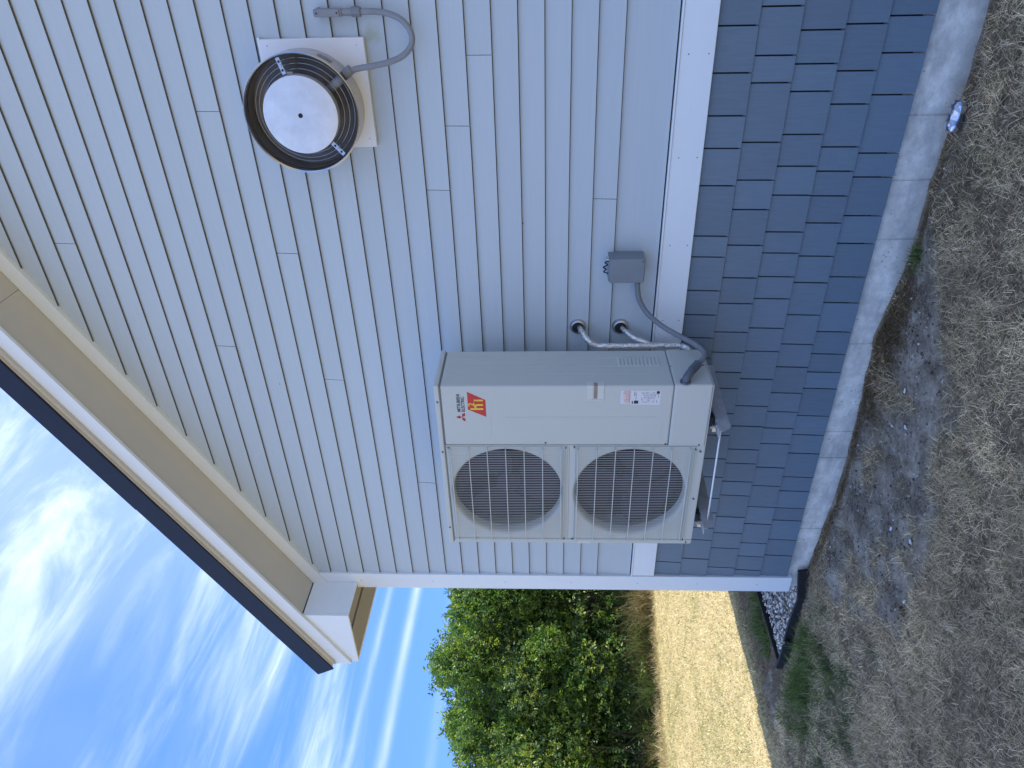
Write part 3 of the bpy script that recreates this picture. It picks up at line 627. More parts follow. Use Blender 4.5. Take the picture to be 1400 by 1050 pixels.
lathe('motor_cover', (cxv - .002, 0, czv + .002), [(.0095, -.175), (.150, -.1755), (.1625, -.172), (.1645, -.166), (.1645, -.140), (.150, -.137)], disc_m, ef, seg=80)
lathe('cover_hole', (cxv - .002, 0, czv + .002), [(.0001, -.172), (.0098, -.1745), (.0098, -.1765), (.0085, -.1770)], dark_m, ef, seg=20)
for r_, y_ in ((.178, -.120), (.199, -.112), (.219, -.100)):
    P = [(cxv + r_ * math.cos(t), y_, czv + r_ * math.sin(t)) for t in [2 * math.pi * k / 64 for k in range(65)]]
    tube('guard_ring', P, .0015, steel_m, ef, seg=6, n=1)
for (x, z) in ((1.397, 2.938), (1.012, 2.722)):
    d = Vector((x - cxv, 0, z - czv)).normalized(); t = Vector((-d.z, 0, d.x))
    def q(a, b_, y): v = Vector((cxv, y, czv)) + d * a + t * b_; return tuple(v)
    V = [q(.168, -.009, -.150), q(.238, -.009, -.150), q(.238, .009, -.150), q(.168, .009, -.150), q(.168, -.009, -.146), q(.238, -.009, -.146), q(.238, .009, -.146), q(.168, .009, -.146)]
    cl_ = poly('clip_bracket', V, [(0, 1, 2, 3), (7, 6, 5, 4), (0, 4, 5, 1), (1, 5, 6, 2), (2, 6, 7, 3), (3, 7, 4, 0)], galv_m, ef, bevel=.001)
    for a in (.185, .203, .221):
        c = q(a, 0, 0); lathe('clip_hole', (c[0], 0, c[2]), [(.0001, -.1512), (.0052, -.1512), (.0052, -.149)], dark_m, cl_, seg=10)
    lathe('clip_bolt', (q(.203, 0, 0)[0], 0, q(.203, 0, 0)[2]), [(.0001, -.156), (.0065, -.156), (.0065, -.1505)], galv_m, cl_, seg=6, smooth=False)
box('wire_tag', (1.325, -.100, 2.905), (1.352, -.094, 2.93), paper_m, ef)
# cable sleeve crossing the shroud toward the motor
aS = math.atan2(2.655 - czv, 1.352 - cxv); dS = Vector((math.cos(aS), 0, math.sin(aS)))
tube('cable_sleeve', [tuple(Vector((cxv, -.098, czv)) + dS * r_) for r_ in (.148, .2405)], .020, conduit_l, ef, seg=16, n=1)
# sticker on the outside of the shroud
V = []; F = []
for i in range(9):
    a = math.radians(-22 - i * 1.9)
    V += [(cxv + .2463 * math.cos(a), -.075, czv + .2463 * math.sin(a)), (cxv + .2463 * math.cos(a), -.112, czv + .2463 * math.sin(a))]
for i in range(8): F.append((2 * i, 2 * i + 2, 2 * i + 3, 2 * i + 1))
poly('shroud_sticker', [(v[0] * 1.0 + (v[0] - cxv) * .002, v[1], v[2] + (v[2] - czv) * .002) for v in V], F, conduit_l, ef)
for x, z in ((1.045, 2.625), (1.44, 2.63), (1.445, 3.02), (1.04, 3.02)): lathe('plate_screw', (x, 0, z), [(.0001, -.0285), (.0035, -.028), (.004, -.026)], galv_m, ef, seg=10)
# junction fitting with looping conduit
jb = empty('junction_fitting', (1.567, 0, 2.73), 'small grey conduit body with screwed cover above a looping conduit', 'conduit fitting')
box('fitting_body', (1.552, -.050, 2.668), (1.584, -.012, 2.790), conduit_l, jb, bevel=.008, seg=3)
box('fitting_cover', (1.5535, -.056, 2.678), (1.5825, -.0505, 2.783), conduit_l, jb, bevel=.002)
for z in (2.688, 2.774): lathe('cover_screw', (1.568, 0, z), [(.0001, -.0585), (.0035, -.058), (.0035, -.056)], dark_m, jb, seg=8)
lathe('fitting_neck', (1.568, -.032, 0), [(.0001, 2.668), (.0145, 2.668), (.0145, 2.635), (.0165, 2.634), (.0165, 2.628)], conduit_l, jb, axis='z', seg=20)
lathe('wall_hub', (1.568, 0, 2.775), [(.016, -.012), (.018, -.002), (.018, .004)], conduit_m, jb, seg=16)
vc = empty('fan_conduit', (1.55, -.03, 2.45), 'light grey conduit looping from the small fitting to the exhaust fan', 'conduit')
lathe('compression_nut', (1.568, -.032, 0), [(.0001, 2.630), (.019, 2.630), (.0205, 2.624), (.0205, 2.594), (.018, 2.590), (.0001, 2.590)], conduit_m, vc, axis='z', seg=10, smooth=False)
tube('conduit', [(1.568, -.032, 2.60), (1.568, -.036, 2.54), (1.560, -.045, 2.475), (1.535, -.055, 2.418), (1.492, -.065, 2.383), (1.445, -.075, 2.382), (1.405, -.085, 2.418), (1.380, -.092, 2.48), (1.366, -.097, 2.56), (1.358, -.098, 2.62), (1.347, -.098, 2.66)], .0128, conduit_l, vc, seg=14, n=8)
tube('hub_nut', [tuple(Vector((cxv, -.098, czv)) + dS * r_) for r_ in (.2475, .283)], .021, conduit_l, vc, seg=12, n=1, smooth=False)

# ------------------------------------------------------------------ gravel bed with edging
def icos(n, rad, cfun, name, m_, tints):
    bm = bmesh.new(); bmesh.ops.create_icosphere(bm, subdivisions=1, radius=1); bv = np.array([v.co[:] for v in bm.verts]); bf = np.array([[v.index for v in f.verts] for f in bm.faces]); bm.free()
    P = cfun(n); n = len(P); sc = rad[0] + (rad[1] - rad[0]) * rng.random((n, 1)) ** 2; s3 = sc * (np.array([1, .75, .5]) * (1 + .3 * (rng.random((n, 3)) - .5)))
    a = rng.random(n) * 6.283; ca, sa = np.cos(a), np.sin(a); tl = rng.normal(0, .35, (n, 2))
    B = bv[None] * s3[:, None] * (1 + .16 * rng.normal(size=(n, len(bv), 1)))
    x = B[..., 0] * ca[:, None] - B[..., 1] * sa[:, None]; y = B[..., 0] * sa[:, None] + B[..., 1] * ca[:, None]; z = B[..., 2] + x * tl[:, :1] + y * tl[:, 1:]
    V = np.stack([x + P[:, :1], y + P[:, 1:2], z + P[:, 2:3]], -1).reshape(-1, 3)
    Fc = (bf[None] + (np.arange(n) * len(bv))[:, None, None]).reshape(-1, 3)
    t = np.array(tints)[rng.integers(0, len(tints), n)] * (.8 + .4 * rng.random((n, 1)))
    return bulk(name, V, [Fc], m_, np.repeat(t, len(bv), 0))
def tint_mat(name, rough=.7, trans=0., spec=.3, bump=0):
    M = bpy.data.materials.new(name); M.use_nodes = True; T = M.node_tree; N = T.nodes; L = T.links; b = N['Principled BSDF']
    a = N.new('ShaderNodeAttribute'); a.attribute_name = 'tint'; g = N.new('ShaderNodeNewGeometry')
    n = N.new('ShaderNodeTexNoise'); n.inputs['Scale'].default_value = 70; L.new(g.outputs['Position'], n.inputs['Vector'])
    mr = N.new('ShaderNodeMapRange'); mr.inputs[3].default_value = .78; mr.inputs[4].default_value = 1.22; L.new(n.outputs[0], mr.inputs[0])
    hs = N.new('ShaderNodeHueSaturation'); L.new(mr.outputs[0], hs.inputs['Value']); L.new(a.outputs['Color'], hs.inputs['Color'])
    L.new(hs.outputs[0], b.inputs['Base Color']); b.inputs['Roughness'].default_value = rough; b.inputs['Specular IOR Level'].default_value = spec
    if trans:
        tr = N.new('ShaderNodeBsdfTranslucent'); h2_ = N.new('ShaderNodeHueSaturation'); h2_.inputs['Value'].default_value = 1.9; h2_.inputs['Hue'].default_value = .502; h2_.inputs['Saturation'].default_value = 1.1
        L.new(hs.outputs[0], h2_.inputs['Color']); L.new(h2_.outputs[0], tr.inputs[0]); mx = N.new('ShaderNodeMixShader'); mx.inputs[0].default_value = trans
        L.new(b.outputs[0], mx.inputs[1]); L.new(tr.outputs[0], mx.inputs[2]); L.new(mx.outputs[0], N['Material Output'].inputs[0])
    return M
stone_m = tint_mat('gravel_stone', .75); blade_m = tint_mat('dry_grass_blade', .7, .25, .2); leaf_m = tint_mat('hedge_leaf', .42, .42, .5); bark_m = mat('bark', (.09, .07, .05), .9, noise=(20, .3, (1, 1, 1)), bump=(30, .5, (1, 1, 1), .01))
def gravel_pts(n):
    x = -2.90 + rng.random(n) * .93; y = .04 + rng.random(n) * 3.4
    return np.stack([x, y, gh(x, y) * .3 + .022 + rng.random(n) * .016], -1)
gs_ = icos(9500, (.008, .017), gravel_pts, 'gravel', stone_m, [(.66, .65, .63), (.45, .44, .42), (.26, .26, .27), (.80, .79, .77), (.14, .14, .155), (.52, .47, .40), (.72, .70, .66)]); tag(gs_, 'grey and white gravel filling the edged strip beside the house', 'gravel', kind='stuff')
ed = empty('garden_edging', (-2.9, .03, 0), 'black plastic edging round the gravel strip at the house corner', 'edging')
def strip(name, pts, z0, z1, th, m_, parent):
    V = []; F = []
    P = [Vector((p[0], p[1], 0)) for p in pts]
    for i, p in enumerate(P):
        d = (P[min(i + 1, len(P) - 1)] - P[max(i - 1, 0)]).normalized(); n_ = Vector((-d.y, d.x, 0)) * th / 2
        t = pts[i][2] if len(pts[i]) > 2 else 0
        for q_, z in ((p - n_, z0 + t), (p + n_, z0 + t), (p + n_, z1 + t), (p - n_, z1 + t)): V.append((q_.x, q_.y, z))
    for i in range(len(P) - 1):
        for k in range(4): F.append((i * 4 + k, i * 4 + (k + 1) % 4, i * 4 + 4 + (k + 1) % 4, i * 4 + 4 + k))
    F += [(3, 2, 1, 0), tuple((len(P) - 1) * 4 + k for k in range(4))]
    return poly(name, V, F, m_, parent, bevel=.001)
strip('side_edging', [(-2.925, 3.5), (-2.915, 2.2, .004), (-2.93, 1.2, -.004), (-2.915, .6, .003), (-2.93, .25), (-2.935, .08)], -.03, .062, .012, dark_m, ed)
strip('front_edging', [(-2.945, .055), (-2.80, .03, .004), (-2.62, .012, .01), (-2.57, .0, .012)], -.03, .085, .014, dark_m, ed)
strip('front_edging', [(-2.60, .035, .0), (-2.4, .025, .008), (-2.2, .0, .012), (-2.05, -.02, .014), (-1.93, -.03, .012)], -.03, .088, .014, dark_m, ed)
tube('edging_lip', [(-2.935, .06, .084), (-2.80, .03, .088), (-2.62, .012, .096)], .009, dark_m, ed, seg=8, n=3)
tube('edging_lip', [(-2.60, .035, .088), (-2.4, .025, .096), (-2.2, .0, .100), (-2.05, -.02, .102)], .009, dark_m, ed, seg=8, n=3)
# black plastic lid leaning at the corner
poly('edging_end_flap', [(-2.06, -.03, .01), (-1.80, .012, .012), (-1.80, -.010, .155), (-2.02, -.045, .13), (-2.06, -.05, .01), (-1.80, -.01, .012), (-1.80, -.025, .15), (-2.02, -.06, .13)],
     [(0, 1, 2, 3), (7, 6, 5, 4), (0, 4, 5, 1), (1, 5, 6, 2), (2, 6, 7, 3), (3, 7, 4, 0)], dark_m, ed, bevel=.002)

# ------------------------------------------------------------------ crushed can and litter
def can_mesh():
    V = []; F = []; seg = 28; L_ = .122; prof = [(.0, .024), (.002, .026), (.006, .027), (.014, .033), (.03, .033), (.05, .0315), (.062, .030), (.074, .0315), (.095, .033), (.108, .033), (.116, .028), (.120, .0265), (.122, .026), (.1205, .024), (.1195, .0235)]
    V.append((.003, 0, 0))
    for h_, r_ in prof:
        for k in range(seg):
            a = 2 * math.pi * k / seg; dent = 1 - .38 * math.exp(-((h_ - .062) / .022) ** 2) * max(0, math.cos(a - 2.2)) ** 2
            V.append((h_, r_ * dent * math.cos(a), r_ * dent * math.sin(a)))
    V.append((.119, 0, 0))
    for k in range(seg): F.append((0, 1 + (k + 1) % seg, 1 + k))
    for i in range(len(prof) - 1):
        for k in range(seg): F.append((1 + i * seg + k, 1 + i * seg + (k + 1) % seg, 1 + (i + 1) * seg + (k + 1) % seg, 1 + (i + 1) * seg + k))
    b0 = 1 + (len(prof) - 1) * seg; last = len(V) - 1
    for k in range(seg): F.append((b0 + k, b0 + (k + 1) % seg, last))
    return V, F
def can_extra(T, out, tex, geo):
    N, L = T.nodes, T.links
    t = N.new('ShaderNodeTexCoord'); v = N.new('ShaderNodeTexVoronoi'); v.inputs['Scale'].default_value = 34; L.new(t.outputs['Object'], v.inputs['Vector'])
    mr = N.new('ShaderNodeMapRange'); mr.inputs[1].default_value = .42; mr.inputs[2].default_value = .5; L.new(v.outputs['Color'], mr.inputs[0])
    mx = N.new('ShaderNodeMixRGB'); L.new(mr.outputs[0], mx.inputs[0]); L.new(out, mx.inputs[1]); mx.inputs[2].default_value = (.30, .33, .42, 1); return mx.outputs[0]
can_m = mat('can_aluminium', (.82, .83, .86), .16, metal=.9, bump=(30, .3, (1, 1, 1), .003), extra=can_extra)
cn = empty('drink_can', (1.045, -.075, .045), 'crushed silver drink can lying against the concrete foundation', 'can')
V, F = can_mesh(); me = bpy.data.meshes.new('can_body'); me.from_pydata(V, [], F); me.update()
for f in me.polygons: f.use_smooth = True
co = link('can_body', me, can_m, cn)
lathe('can_tab', (0, 0, 0), [(.0001, .1215), (.008, .1215), (.009, .1195)], galv_m, None, axis='x', seg=10).parent = cn
cn.rotation_euler = (.3, .06, .05)
scrap_m = mat('white_plastic_scrap', (.72, .74, .76), .3, noise=(30, .1, (1, 1, 1)))
scr = [((-.77, -.76), .030, 'white triangular plastic scrap on bare soil, lowest of the litter'), ((-.85, -.59), .026, 'curled white plastic scrap lying on the bare soil near house'),
       ((-1.07, -.88), .024, 'shiny white scrap beside a brown clod at the grass edge'), ((-.15, -.34), .022, 'clear white scrap in dark soil below the heat pump pipes'),
       ((-.38, -.32), .014, 'small white crumb on bare soil in the middle of the dirt'), ((-.30, -.44), .03, 'thin pale splinter lying on the bare soil')]
for (x, y), s, lb in scr:
    V = []; F = []; n = 7; rr_ = random.Random(int(s * 1e4))
    for i in range(n):
        a = 2 * math.pi * i / n; r_ = s * rr_.uniform(.35, 1) * .55; V.append((r_ * math.cos(a) * 1.5, r_ * math.sin(a) * .7, rr_.uniform(0, .35) * s))
    V.append((0, 0, s * .3)); V += [(v[0], v[1], v[2] - .003) for v in V]
    for i in range(n): F += [(i, (i + 1) % n, n), (n + 1 + (i + 1) % n, n + 1 + i, 2 * n + 1), (i, n + 1 + i, n + 1 + (i + 1) % n, (i + 1) % n)]
    o = poly('plastic_scrap', V, F, scrap_m); o.location = (x, y, float(gh(x, y)) + .006); o.rotation_euler = (rr_.uniform(-.3, .3), rr_.uniform(-.3, .3), rr_.uniform(0, 6)); tag(o, lb, 'litter', 'pale litter on the bare soil')
o = icos(1, (.032, .033), lambda n: np.array([[-1.12, -.90, float(gh(-1.12, -.9)) + .012]]), 'soil_clod', stone_m, [(.10, .065, .03)]); tag(o, 'brown round clod of soil beside a white scrap', 'clod')
def peb(n):
    x = -1.9 + rng.random(n) * 3.5; y = -rng.random(n) * 1.1; k = rng.random(n) < (dirt_mask(x, y) * .9 + .03); x, y = x[k], y[k]
    return np.stack([x, y, gh(x, y) + .002], -1)
tag(icos(5200, (.002, .009), peb, 'soil_crumbs', stone_m, [(.12, .10, .085), (.05, .042, .036), (.25, .23, .21), (.09, .075, .06), (.17, .15, .13), (.5, .5, .5)]), 'loose crumbs, pebbles and bits strewn on the bare soil', 'pebbles', kind='stuff')

# ------------------------------------------------------------------ grass
def blades(name, x, y, ln, wd, lean, tints, seglean=1.0, z0=None, curl=.6):
    n = len(x); a = rng.random(n) * 2 * math.pi; la = rng.random(n) * 2 * math.pi
    base = np.stack([x, y, (gh(x, y) if z0 is None else z0) - .003], -1)
    d = np.stack([np.cos(la), np.sin(la), np.zeros(n)], -1); w = np.stack([np.cos(a), np.sin(a), np.zeros(n)], -1) * (wd / 2)[:, None]
    t1 = lean; t2 = np.clip(lean + curl * rng.random(n), 0, 1.85)
    p1 = base + (d * np.sin(t1)[:, None] + np.array([0, 0, 1.]) * np.cos(t1)[:, None]) * (ln * .5)[:, None]
    p2 = p1 + (d * np.sin(t2)[:, None] + np.array([0, 0, 1.]) * np.cos(t2)[:, None]) * (ln * .5)[:, None]
    V = np.stack([base - w, base + w, p1 - w * .8, p1 + w * .8, p2], 1).reshape(-1, 3)
    k = np.arange(n)[:, None] * 5
    return bulk(name, V, [k + np.array([[0, 1, 3, 2]]), k + np.array([[2, 3, 4]])], blade_m, np.repeat(tints, 5, 0))
def pick(pal, n, var=.25):
    p = np.array(pal)[rng.integers(0, len(pal), n)]; return p * (1 - var + 2 * var * rng.random((n, 1)))
DRY = [(.52, .42, .28), (.39, .31, .20), (.62, .52, .36), (.18, .14, .09), (.70, .60, .43), (.28, .235, .135)]
# near, shaded thatch
n = 520000
x = -4.2 + rng.random(n) * 6.6; y = -2.7 + rng.random(n) * 2.69
dm = dirt_mask(x, y); cl_n = fbm(x * 5, y * 5, 61)
keep = (rng.random(n) > dm * 1.08) & (rng.random(n) < .28 + 1.1 * sstep(.35, .6, cl_n)) & (x > -3.9 + .2 * rng.random(n))
x, y = x[keep], y[keep]; n = len(x); patch = fbm(x * 2.2, y * 2.2, 71)[:, None]; mow = fbm(x * 9, y * 9, 77)[:, None]
ln = .022 + .05 * rng.random(n) ** 2 + .03 * (fbm(x * 3, y * 3, 41) > .56) * rng.random(n)
tn = pick(DRY, n) * (.9 + 1.2 * patch) * (.7 + .6 * mow)
gmk = green_mask(x, y); isg = rng.random(n) < gmk * .9 + .02; tn[isg] = pick([(.08, .14, .035), (.12, .18, .05), (.06, .10, .03)], int(isg.sum()))
tag(blades('dry_grass', x, y, ln, .0012 + .0013 * rng.random(n), .75 + .7 * rng.random(n), tn), 'matted dry grass covering the shaded ground in front of the wall', 'grass', kind='stuff')
# wispy longer tufts along the dirt edge
c = rng.random((260, 2)) * [4.6, 1.5] + [-2.6, -1.7]; dmk = dirt_mask(c[:, 0], c[:, 1]); c = c[(dmk < .5)]
c = np.concatenate([c, np.array([[-2.0 + .3 * k, -.95 + .25 * math.sin(k)] for k in range(8)])])
x = np.repeat(c[:, 0], 34) + rng.normal(0, .022, len(c) * 34); y = np.repeat(c[:, 1], 34) + rng.normal(0, .022, len(c) * 34); k = y < -.02; x, y = x[k], y[k]; n = len(x)
tag(blades('grass_tufts', x, y, .05 + .06 * rng.random(n), .0018 + .001 * rng.random(n), .3 + .9 * rng.random(n), pick(DRY, n) * 1.1, curl=1.0), 'longer dry tufts standing out of the matted grass near the soil', 'grass', kind='stuff')
# brown mulch-like thatch at the foot of the wall
n = 15000; x = rng.normal(-.1, .22, n); y = -.02 - np.abs(rng.normal(0, .09, n)); k = (x > -.5) & (x < .35); x, y = x[k], y[k]
n2 = 9000; x2 = -1.9 + rng.random(n2) * 3.5; y2 = -.012 - np.abs(rng.normal(0, .03, n2)); x = np.concatenate([x, x2]); y = np.concatenate([y, y2]); n = len(x)
tag(blades('wall_foot_thatch', x, y, .015 + .03 * rng.random(n), .002 + .002 * rng.random(n), .8 + .7 * rng.random(n), pick([(.24, .17, .09), (.17, .12, .065), (.30, .22, .13), (.10, .075, .045)], n)), 'brown dead thatch piled along the foot of the concrete foundation', 'grass', kind='stuff')
# green weeds
def green(name, cx, cy, sx_, sy_, n, lmin, lmax, label, pal=[(.09, .16, .035), (.13, .21, .05), (.06, .10, .03), (.18, .23, .08), (.22, .20, .11)]):
    nc = max(3, n // 45); sub = rng.normal(0, 1, (nc, 2)) * [sx_, sy_]; hh = .35 + .65 * rng.random(nc); ci = rng.integers(0, nc, n)
    x = cx + sub[ci, 0] + rng.normal(0, .028, n); y = cy + sub[ci, 1] + rng.normal(0, .028, n); lmax = lmin + (lmax - lmin) * hh[ci]; k = ~((x > -2.93) & (y > -.02) & (x < 1)) & ~((x > -2) & (y > 0)); x, y, lmax = x[k], y[k], lmax[k]; n = len(x)
    tag(blades(name, x, y, lmin + (lmax - lmin) * rng.random(n), .003 + .003 * rng.random(n), .1 + 1.0 * rng.random(n), pick(pal, n, .4), curl=1.1), label, 'grass', kind='stuff')
green('green_grass', -2.76, -.27, .22, .12, 1500, .05, .20, 'lush green grass clump growing off the tip of the gravel bed')
green('green_grass', -2.30, -.6, .24, .17, 900, .03, .12, 'darker green grass spreading over the shaded lawn', [(.06, .10, .035), (.09, .13, .045), (.13, .14, .07)])
green('green_grass', -2.3, -.13, .10, .03, 260, .05, .13, 'green grass tuft against the black front edging')
green('green_grass', -3.18, .75, .07, .34, 1300, .05, .16, 'narrow line of green grass between gravel and sunlit lawn')
green('green_grass', .47, -.07, .035, .02, 130, .03, .09, 'small green sprig at the foot of the foundation')
# ragged pale fringe where the lawn meets the hedge
n = 9000; t = -1.5 + rng.random(n) * 7; a = -.55 + .55 * rng.random(n) ** .6 + .25 * fbm(t * 2.5, t * 0, 13); x = -8.0 + t * -.4613 + a * -.8872; y = 5.2 + t * -.8872 + a * .4613
tag(blades('fringe_grass', x, y, .05 + .2 * rng.random(n) ** 2, .006 + .005 * rng.random(n), .3 + 1.0 * rng.random(n), pick([(.42, .34, .2), (.52, .43, .26), (.30, .24, .13), (.2, .2, .08)], n), curl=1.0), 'ragged pale grass fringe between mown lawn and hedge', 'grass', kind='stuff')
# brown strip cover
n = 26000; x = -3.72 + rng.random(n) * .78; y = -1 + rng.random(n) * 5; k = ~((x > -2.96) & (y > 0)); x, y = x[k], y[k]; n = len(x)
tag(blades('strip_thatch', x, y, .02 + .04 * rng.random(n), .003 + .002 * rng.random(n), .8 + .7 * rng.random(n), pick([(.16, .12, .085), (.11, .085, .06), (.22, .17, .12)], n)), 'short brown dead grass on the shaded strip beside the gravel', 'grass', kind='stuff')
# sunlit lawn
n = 300000; u = rng.random(n); x = -3.55 - 6.6 * u ** .9; y = -3 + rng.random(n) * 9.5; patch = fbm(x * 1.5, y * 1.5, 91); pt2 = fbm(x * 7, y * 7, 93)[:, None]
k = rng.random(n) < .5 + patch; x, y, patch, pt2 = x[k], y[k], patch[k], pt2[k]; n = len(x)
tn = pick([(.55, .46, .26), (.45, .37, .19), (.64, .56, .35), (.34, .28, .14)], n, .2) * (.75 + .5 * pt2); gsel = rng.random(n) < .05 + .4 * sstep(.5, .72, patch); tn[gsel] = pick([(.16, .20, .06), (.24, .25, .09)], int(gsel.sum()))
tag(blades('lawn_grass', x, y, .02 + .035 * rng.random(n), .004 + .005 * rng.random(n), .5 + .9 * rng.random(n), tn), 'sunlit straw-coloured mown lawn beyond the house shadow', 'lawn', kind='stuff')

# ------------------------------------------------------------------ hedge
HA = Vector((-8.0, 5.2)); HD = Vector((-1.3, -2.5)).normalized(); HN = Vector((HD.y, -HD.x))   # along the hedge and away from the camera
if HN.dot(Vector((-1, 1))) < 0: HN = -HN
def crown_mesh(name, seed, H, Rx, Ry, nspray):
    r = np.random.default_rng(seed)
    nb = 44; th = r.random(nb) * 2 * math.pi; zz = r.random(nb) ** .8
    lob = np.stack([np.cos(th) * (.25 + .6 * r.random(nb)) * Rx * (1.05 - .45 * zz), np.sin(th) * (.25 + .6 * r.random(nb)) * Ry * (1.05 - .45 * zz), .35 + zz * (H - .75)], -1)
    lr = .32 + .3 * r.random(nb)
    ci = r.integers(0, nb, nspray); dv = r.normal(size=(nspray, 3)); dv /= np.linalg.norm(dv, axis=1)[:, None]
    P = lob[ci] + dv * (lr[ci] * (.45 + .6 * r.random(nspray) ** .6))[:, None]; P[:, 2] = np.abs(P[:, 2] - .1) + .1; low = r.random(nspray) < .1; P[low, 2] = .1 + .8 * r.random(int(low.sum()))
    # a few shoots poking out of the top
    ns = int(nspray * .06); st_ = r.random((12, 2)) * 2 * math.pi; s_i = r.integers(0, 12, ns); tt = r.random(ns)
    P[:ns] = np.stack([np.cos(st_[s_i, 0]) * Rx * .6 * (st_[s_i, 1] / 6.3) + .18 * tt * np.cos(st_[s_i, 1] * 3), np.sin(st_[s_i, 0]) * Ry * .6 * (st_[s_i, 1] / 6.3), H - .6 + .65 * tt], -1) + r.normal(0, .04, (ns, 3))
    kp = (P[:, 2] > 1.15) | (r.random(nspray) < .42); P = P[kp]; ci = ci[kp]; nspray = len(P)
    out = P - np.array([0, 0, H * .45]); out /= np.linalg.norm(out, axis=1)[:, None]
    kind = r.random(nb) < .35
    ax = out * .6 + r.normal(0, .55, (nspray, 3)) + np.array([0, 0, .15]); ax /= np.linalg.norm(ax, axis=1)[:, None]
    side = np.cross(ax, r.normal(size=(nspray, 3))); side /= np.linalg.norm(side, axis=1)[:, None]
    m_ = 7; Vs = []; Ts = []
    tone = fbm(P[:, 0] * 1.4 + seed, P[:, 2] * 1.4 + P[:, 1], 7)
    pal = np.array([(.075, .14, .03), (.10, .18, .04), (.15, .23, .045), (.05, .10, .035), (.23, .30, .06), (.11, .18, .085)])
    base = pal[(np.clip(tone * 7 - .8 + r.normal(0, .8, nspray), 0, 5.99)).astype(int)]
    sz = np.where(kind[ci], .064, .043) * (.7 + .7 * r.random(nspray))
    for j in range(m_):
        t = (j / (m_ - 1)); c0 = P + ax * ((t - .3) * 2.6 * sz)[:, None]; sg = 1 if j % 2 else -1
        ld = side * sg * .85 + ax * .5 + r.normal(0, .28, (nspray, 3)); ld /= np.linalg.norm(ld, axis=1)[:, None]
        nr = np.cross(ld, ax); nr += r.normal(0, .45, (nspray, 3)); wv = np.cross(nr, ld); wv /= np.linalg.norm(wv, axis=1)[:, None]
        L_ = (sz * (.8 + .4 * r.random(nspray)))[:, None]; Wd = L_ * .27; nn = np.cross(ld, wv)
        Vs.append(np.stack([c0, c0 + ld * L_ * .45 + wv * Wd + nn * L_ * .05, c0 + ld * L_ - nn * L_ * .12, c0 + ld * L_ * .45 - wv * Wd + nn * L_ * .05], 1))
        Ts.append(np.repeat((base * (.8 + .4 * r.random((nspray, 1))))[:, None], 4, 1))
    V = np.concatenate(Vs).reshape(-1, 3); Tn = np.concatenate(Ts).reshape(-1, 3)
    yl = r.random(len(V) // 4) < .015; Tn.reshape(-1, 4, 3)[yl] = (.32, .26, .05)
    n = len(V) // 4; k = np.arange(n)[:, None] * 4
    me_o = bulk(name, V, [k + np.array([[0, 1, 2]]), k + np.array([[0, 2, 3]])], leaf_m, Tn)
    me = me_o.data; bpy.data.objects.remove(me_o)
    # stems
    Vb = []; Fb = []
    for i in range(15):
        tip = Vector(lob[i]); b0 = Vector((r.normal(0, .18), r.normal(0, .18), -.05)); mid = (b0 + tip) / 2 + Vector((r.normal(0, .08), r.normal(0, .08), .15))
        pts = smooth_path([b0, mid, tip], 4); n0 = len(Vb)
        for q_i, p in enumerate(pts):
            rr_ = .024 * (1 - q_i / len(pts)) + .005
            for kk in range(5): a = kk * 2 * math.pi / 5; Vb.append((p.x + math.cos(a) * rr_, p.y + math.sin(a) * rr_, p.z))
        for q_i in range(len(pts) - 1):
            for kk in range(5): Fb.append((n0 + q_i * 5 + kk, n0 + q_i * 5 + (kk + 1) % 5, n0 + q_i * 5 + 5 + (kk + 1) % 5, n0 + q_i * 5 + 5 + kk))
    mb = bpy.data.meshes.new('stems'); mb.from_pydata(Vb, [], Fb); mb.update(); mb.materials.append(bark_m)
    return me, mb
CM = [crown_mesh('foliage', 5, 3.6, 1.15, 1.05, 14500), crown_mesh('foliage', 17, 3.3, 1.1, 1.0, 13000), crown_mesh('foliage', 29, 3.75, 1.15, 1.0, 14000)]
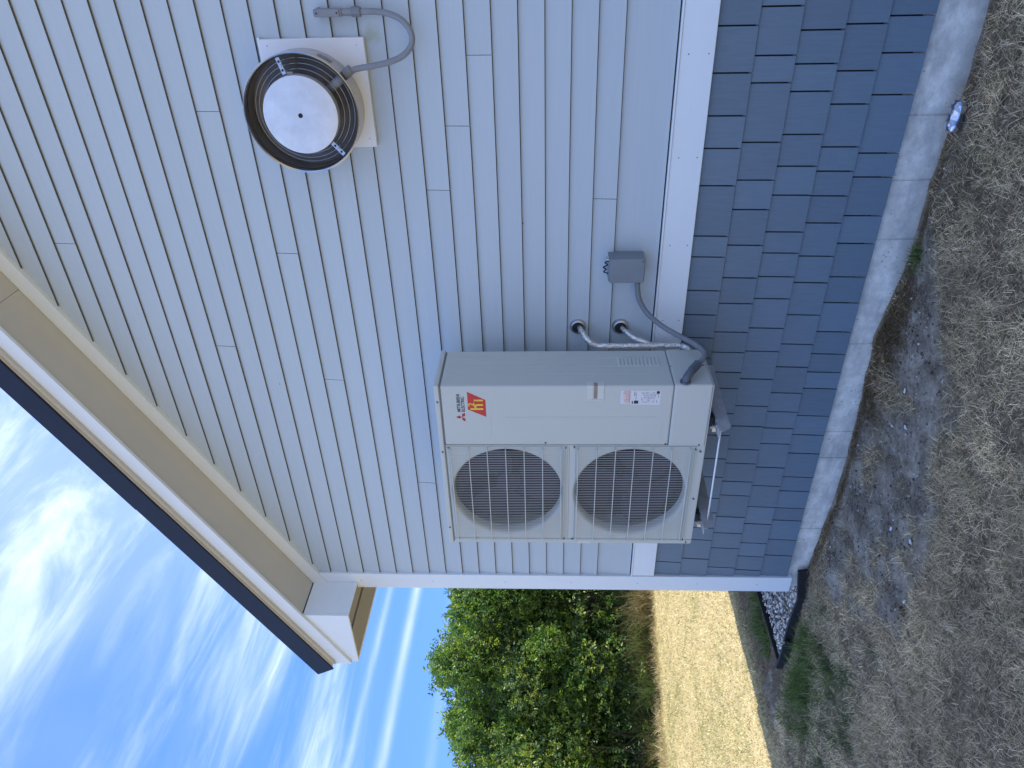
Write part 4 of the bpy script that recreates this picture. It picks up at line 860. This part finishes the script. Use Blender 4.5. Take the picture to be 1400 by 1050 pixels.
def shrub(t, away, mi, rz, s, label, nm='hedge_shrub'):
    p = HA + HD * t + HN * away
    e = empty(nm, (p.x, p.y, 0), label, 'shrub', 'shrubs of the hedge behind the lawn'); e.rotation_euler.z = rz; e.scale = (s, s, s)
    o = bpy.data.objects.new('foliage', CM[mi][0]); C.objects.link(o); o.parent = e
    o = bpy.data.objects.new('stems', CM[mi][1]); C.objects.link(o); o.parent = e
SH = [(-.1, 1.15, 0, .3, .98, 'leafy green shrub showing right beside the white corner board'), (1.15, 1.1, 2, 2.1, 1.0, 'tall green shrub in the middle of the hedge, tallest against the sky'),
      (2.5, 1.2, 1, 4.0, .98, 'green shrub with a dark hollow below, at the photo edge'), (3.9, 1.1, 0, 5.2, .98, 'green shrub just beyond the photo edge, left end of the hedge'),
      (-1.5, 1.2, 1, 1.2, 1.02, 'green shrub mostly hidden behind the white corner board'),
      (.5, 2.6, 1, 2.5, 1.05, 'back-row shrub filling the gap beside the corner board'), (2.0, 2.7, 2, 5.5, .98, 'back-row shrub behind the middle of the hedge'), (3.5, 2.6, 1, 3.3, 1.0, 'back-row shrub behind the left of the hedge')]
for a in SH: shrub(*a)
# tall drooping grass at the foot of the hedge
nt = 90; ct = -1.0 + rng.random(nt) * 6.0; ca = -.15 + .9 * rng.random(nt) ** .7
cx_ = HA.x + HD.x * ct + HN.x * ca; cy_ = HA.y + HD.y * ct + HN.y * ca; per = 110
x = np.repeat(cx_, per) + rng.normal(0, .07, nt * per); y = np.repeat(cy_, per) + rng.normal(0, .07, nt * per); n = len(x); hgt = np.repeat(.25 + .75 * rng.random(nt), per)
tag(blades('tall_grass', x, y, hgt * (.5 + .6 * rng.random(n)), .006 + .005 * rng.random(n), .1 + .75 * rng.random(n), pick([(.12, .13, .045), (.17, .15, .065), (.07, .10, .03), (.22, .18, .09), (.06, .08, .025)], nt, .15)[np.repeat(np.arange(nt), per)] * (.7 + .6 * rng.random((n, 1))), curl=1.5), 'tall drooping wild grass along the foot of the hedge', 'grass', kind='stuff')
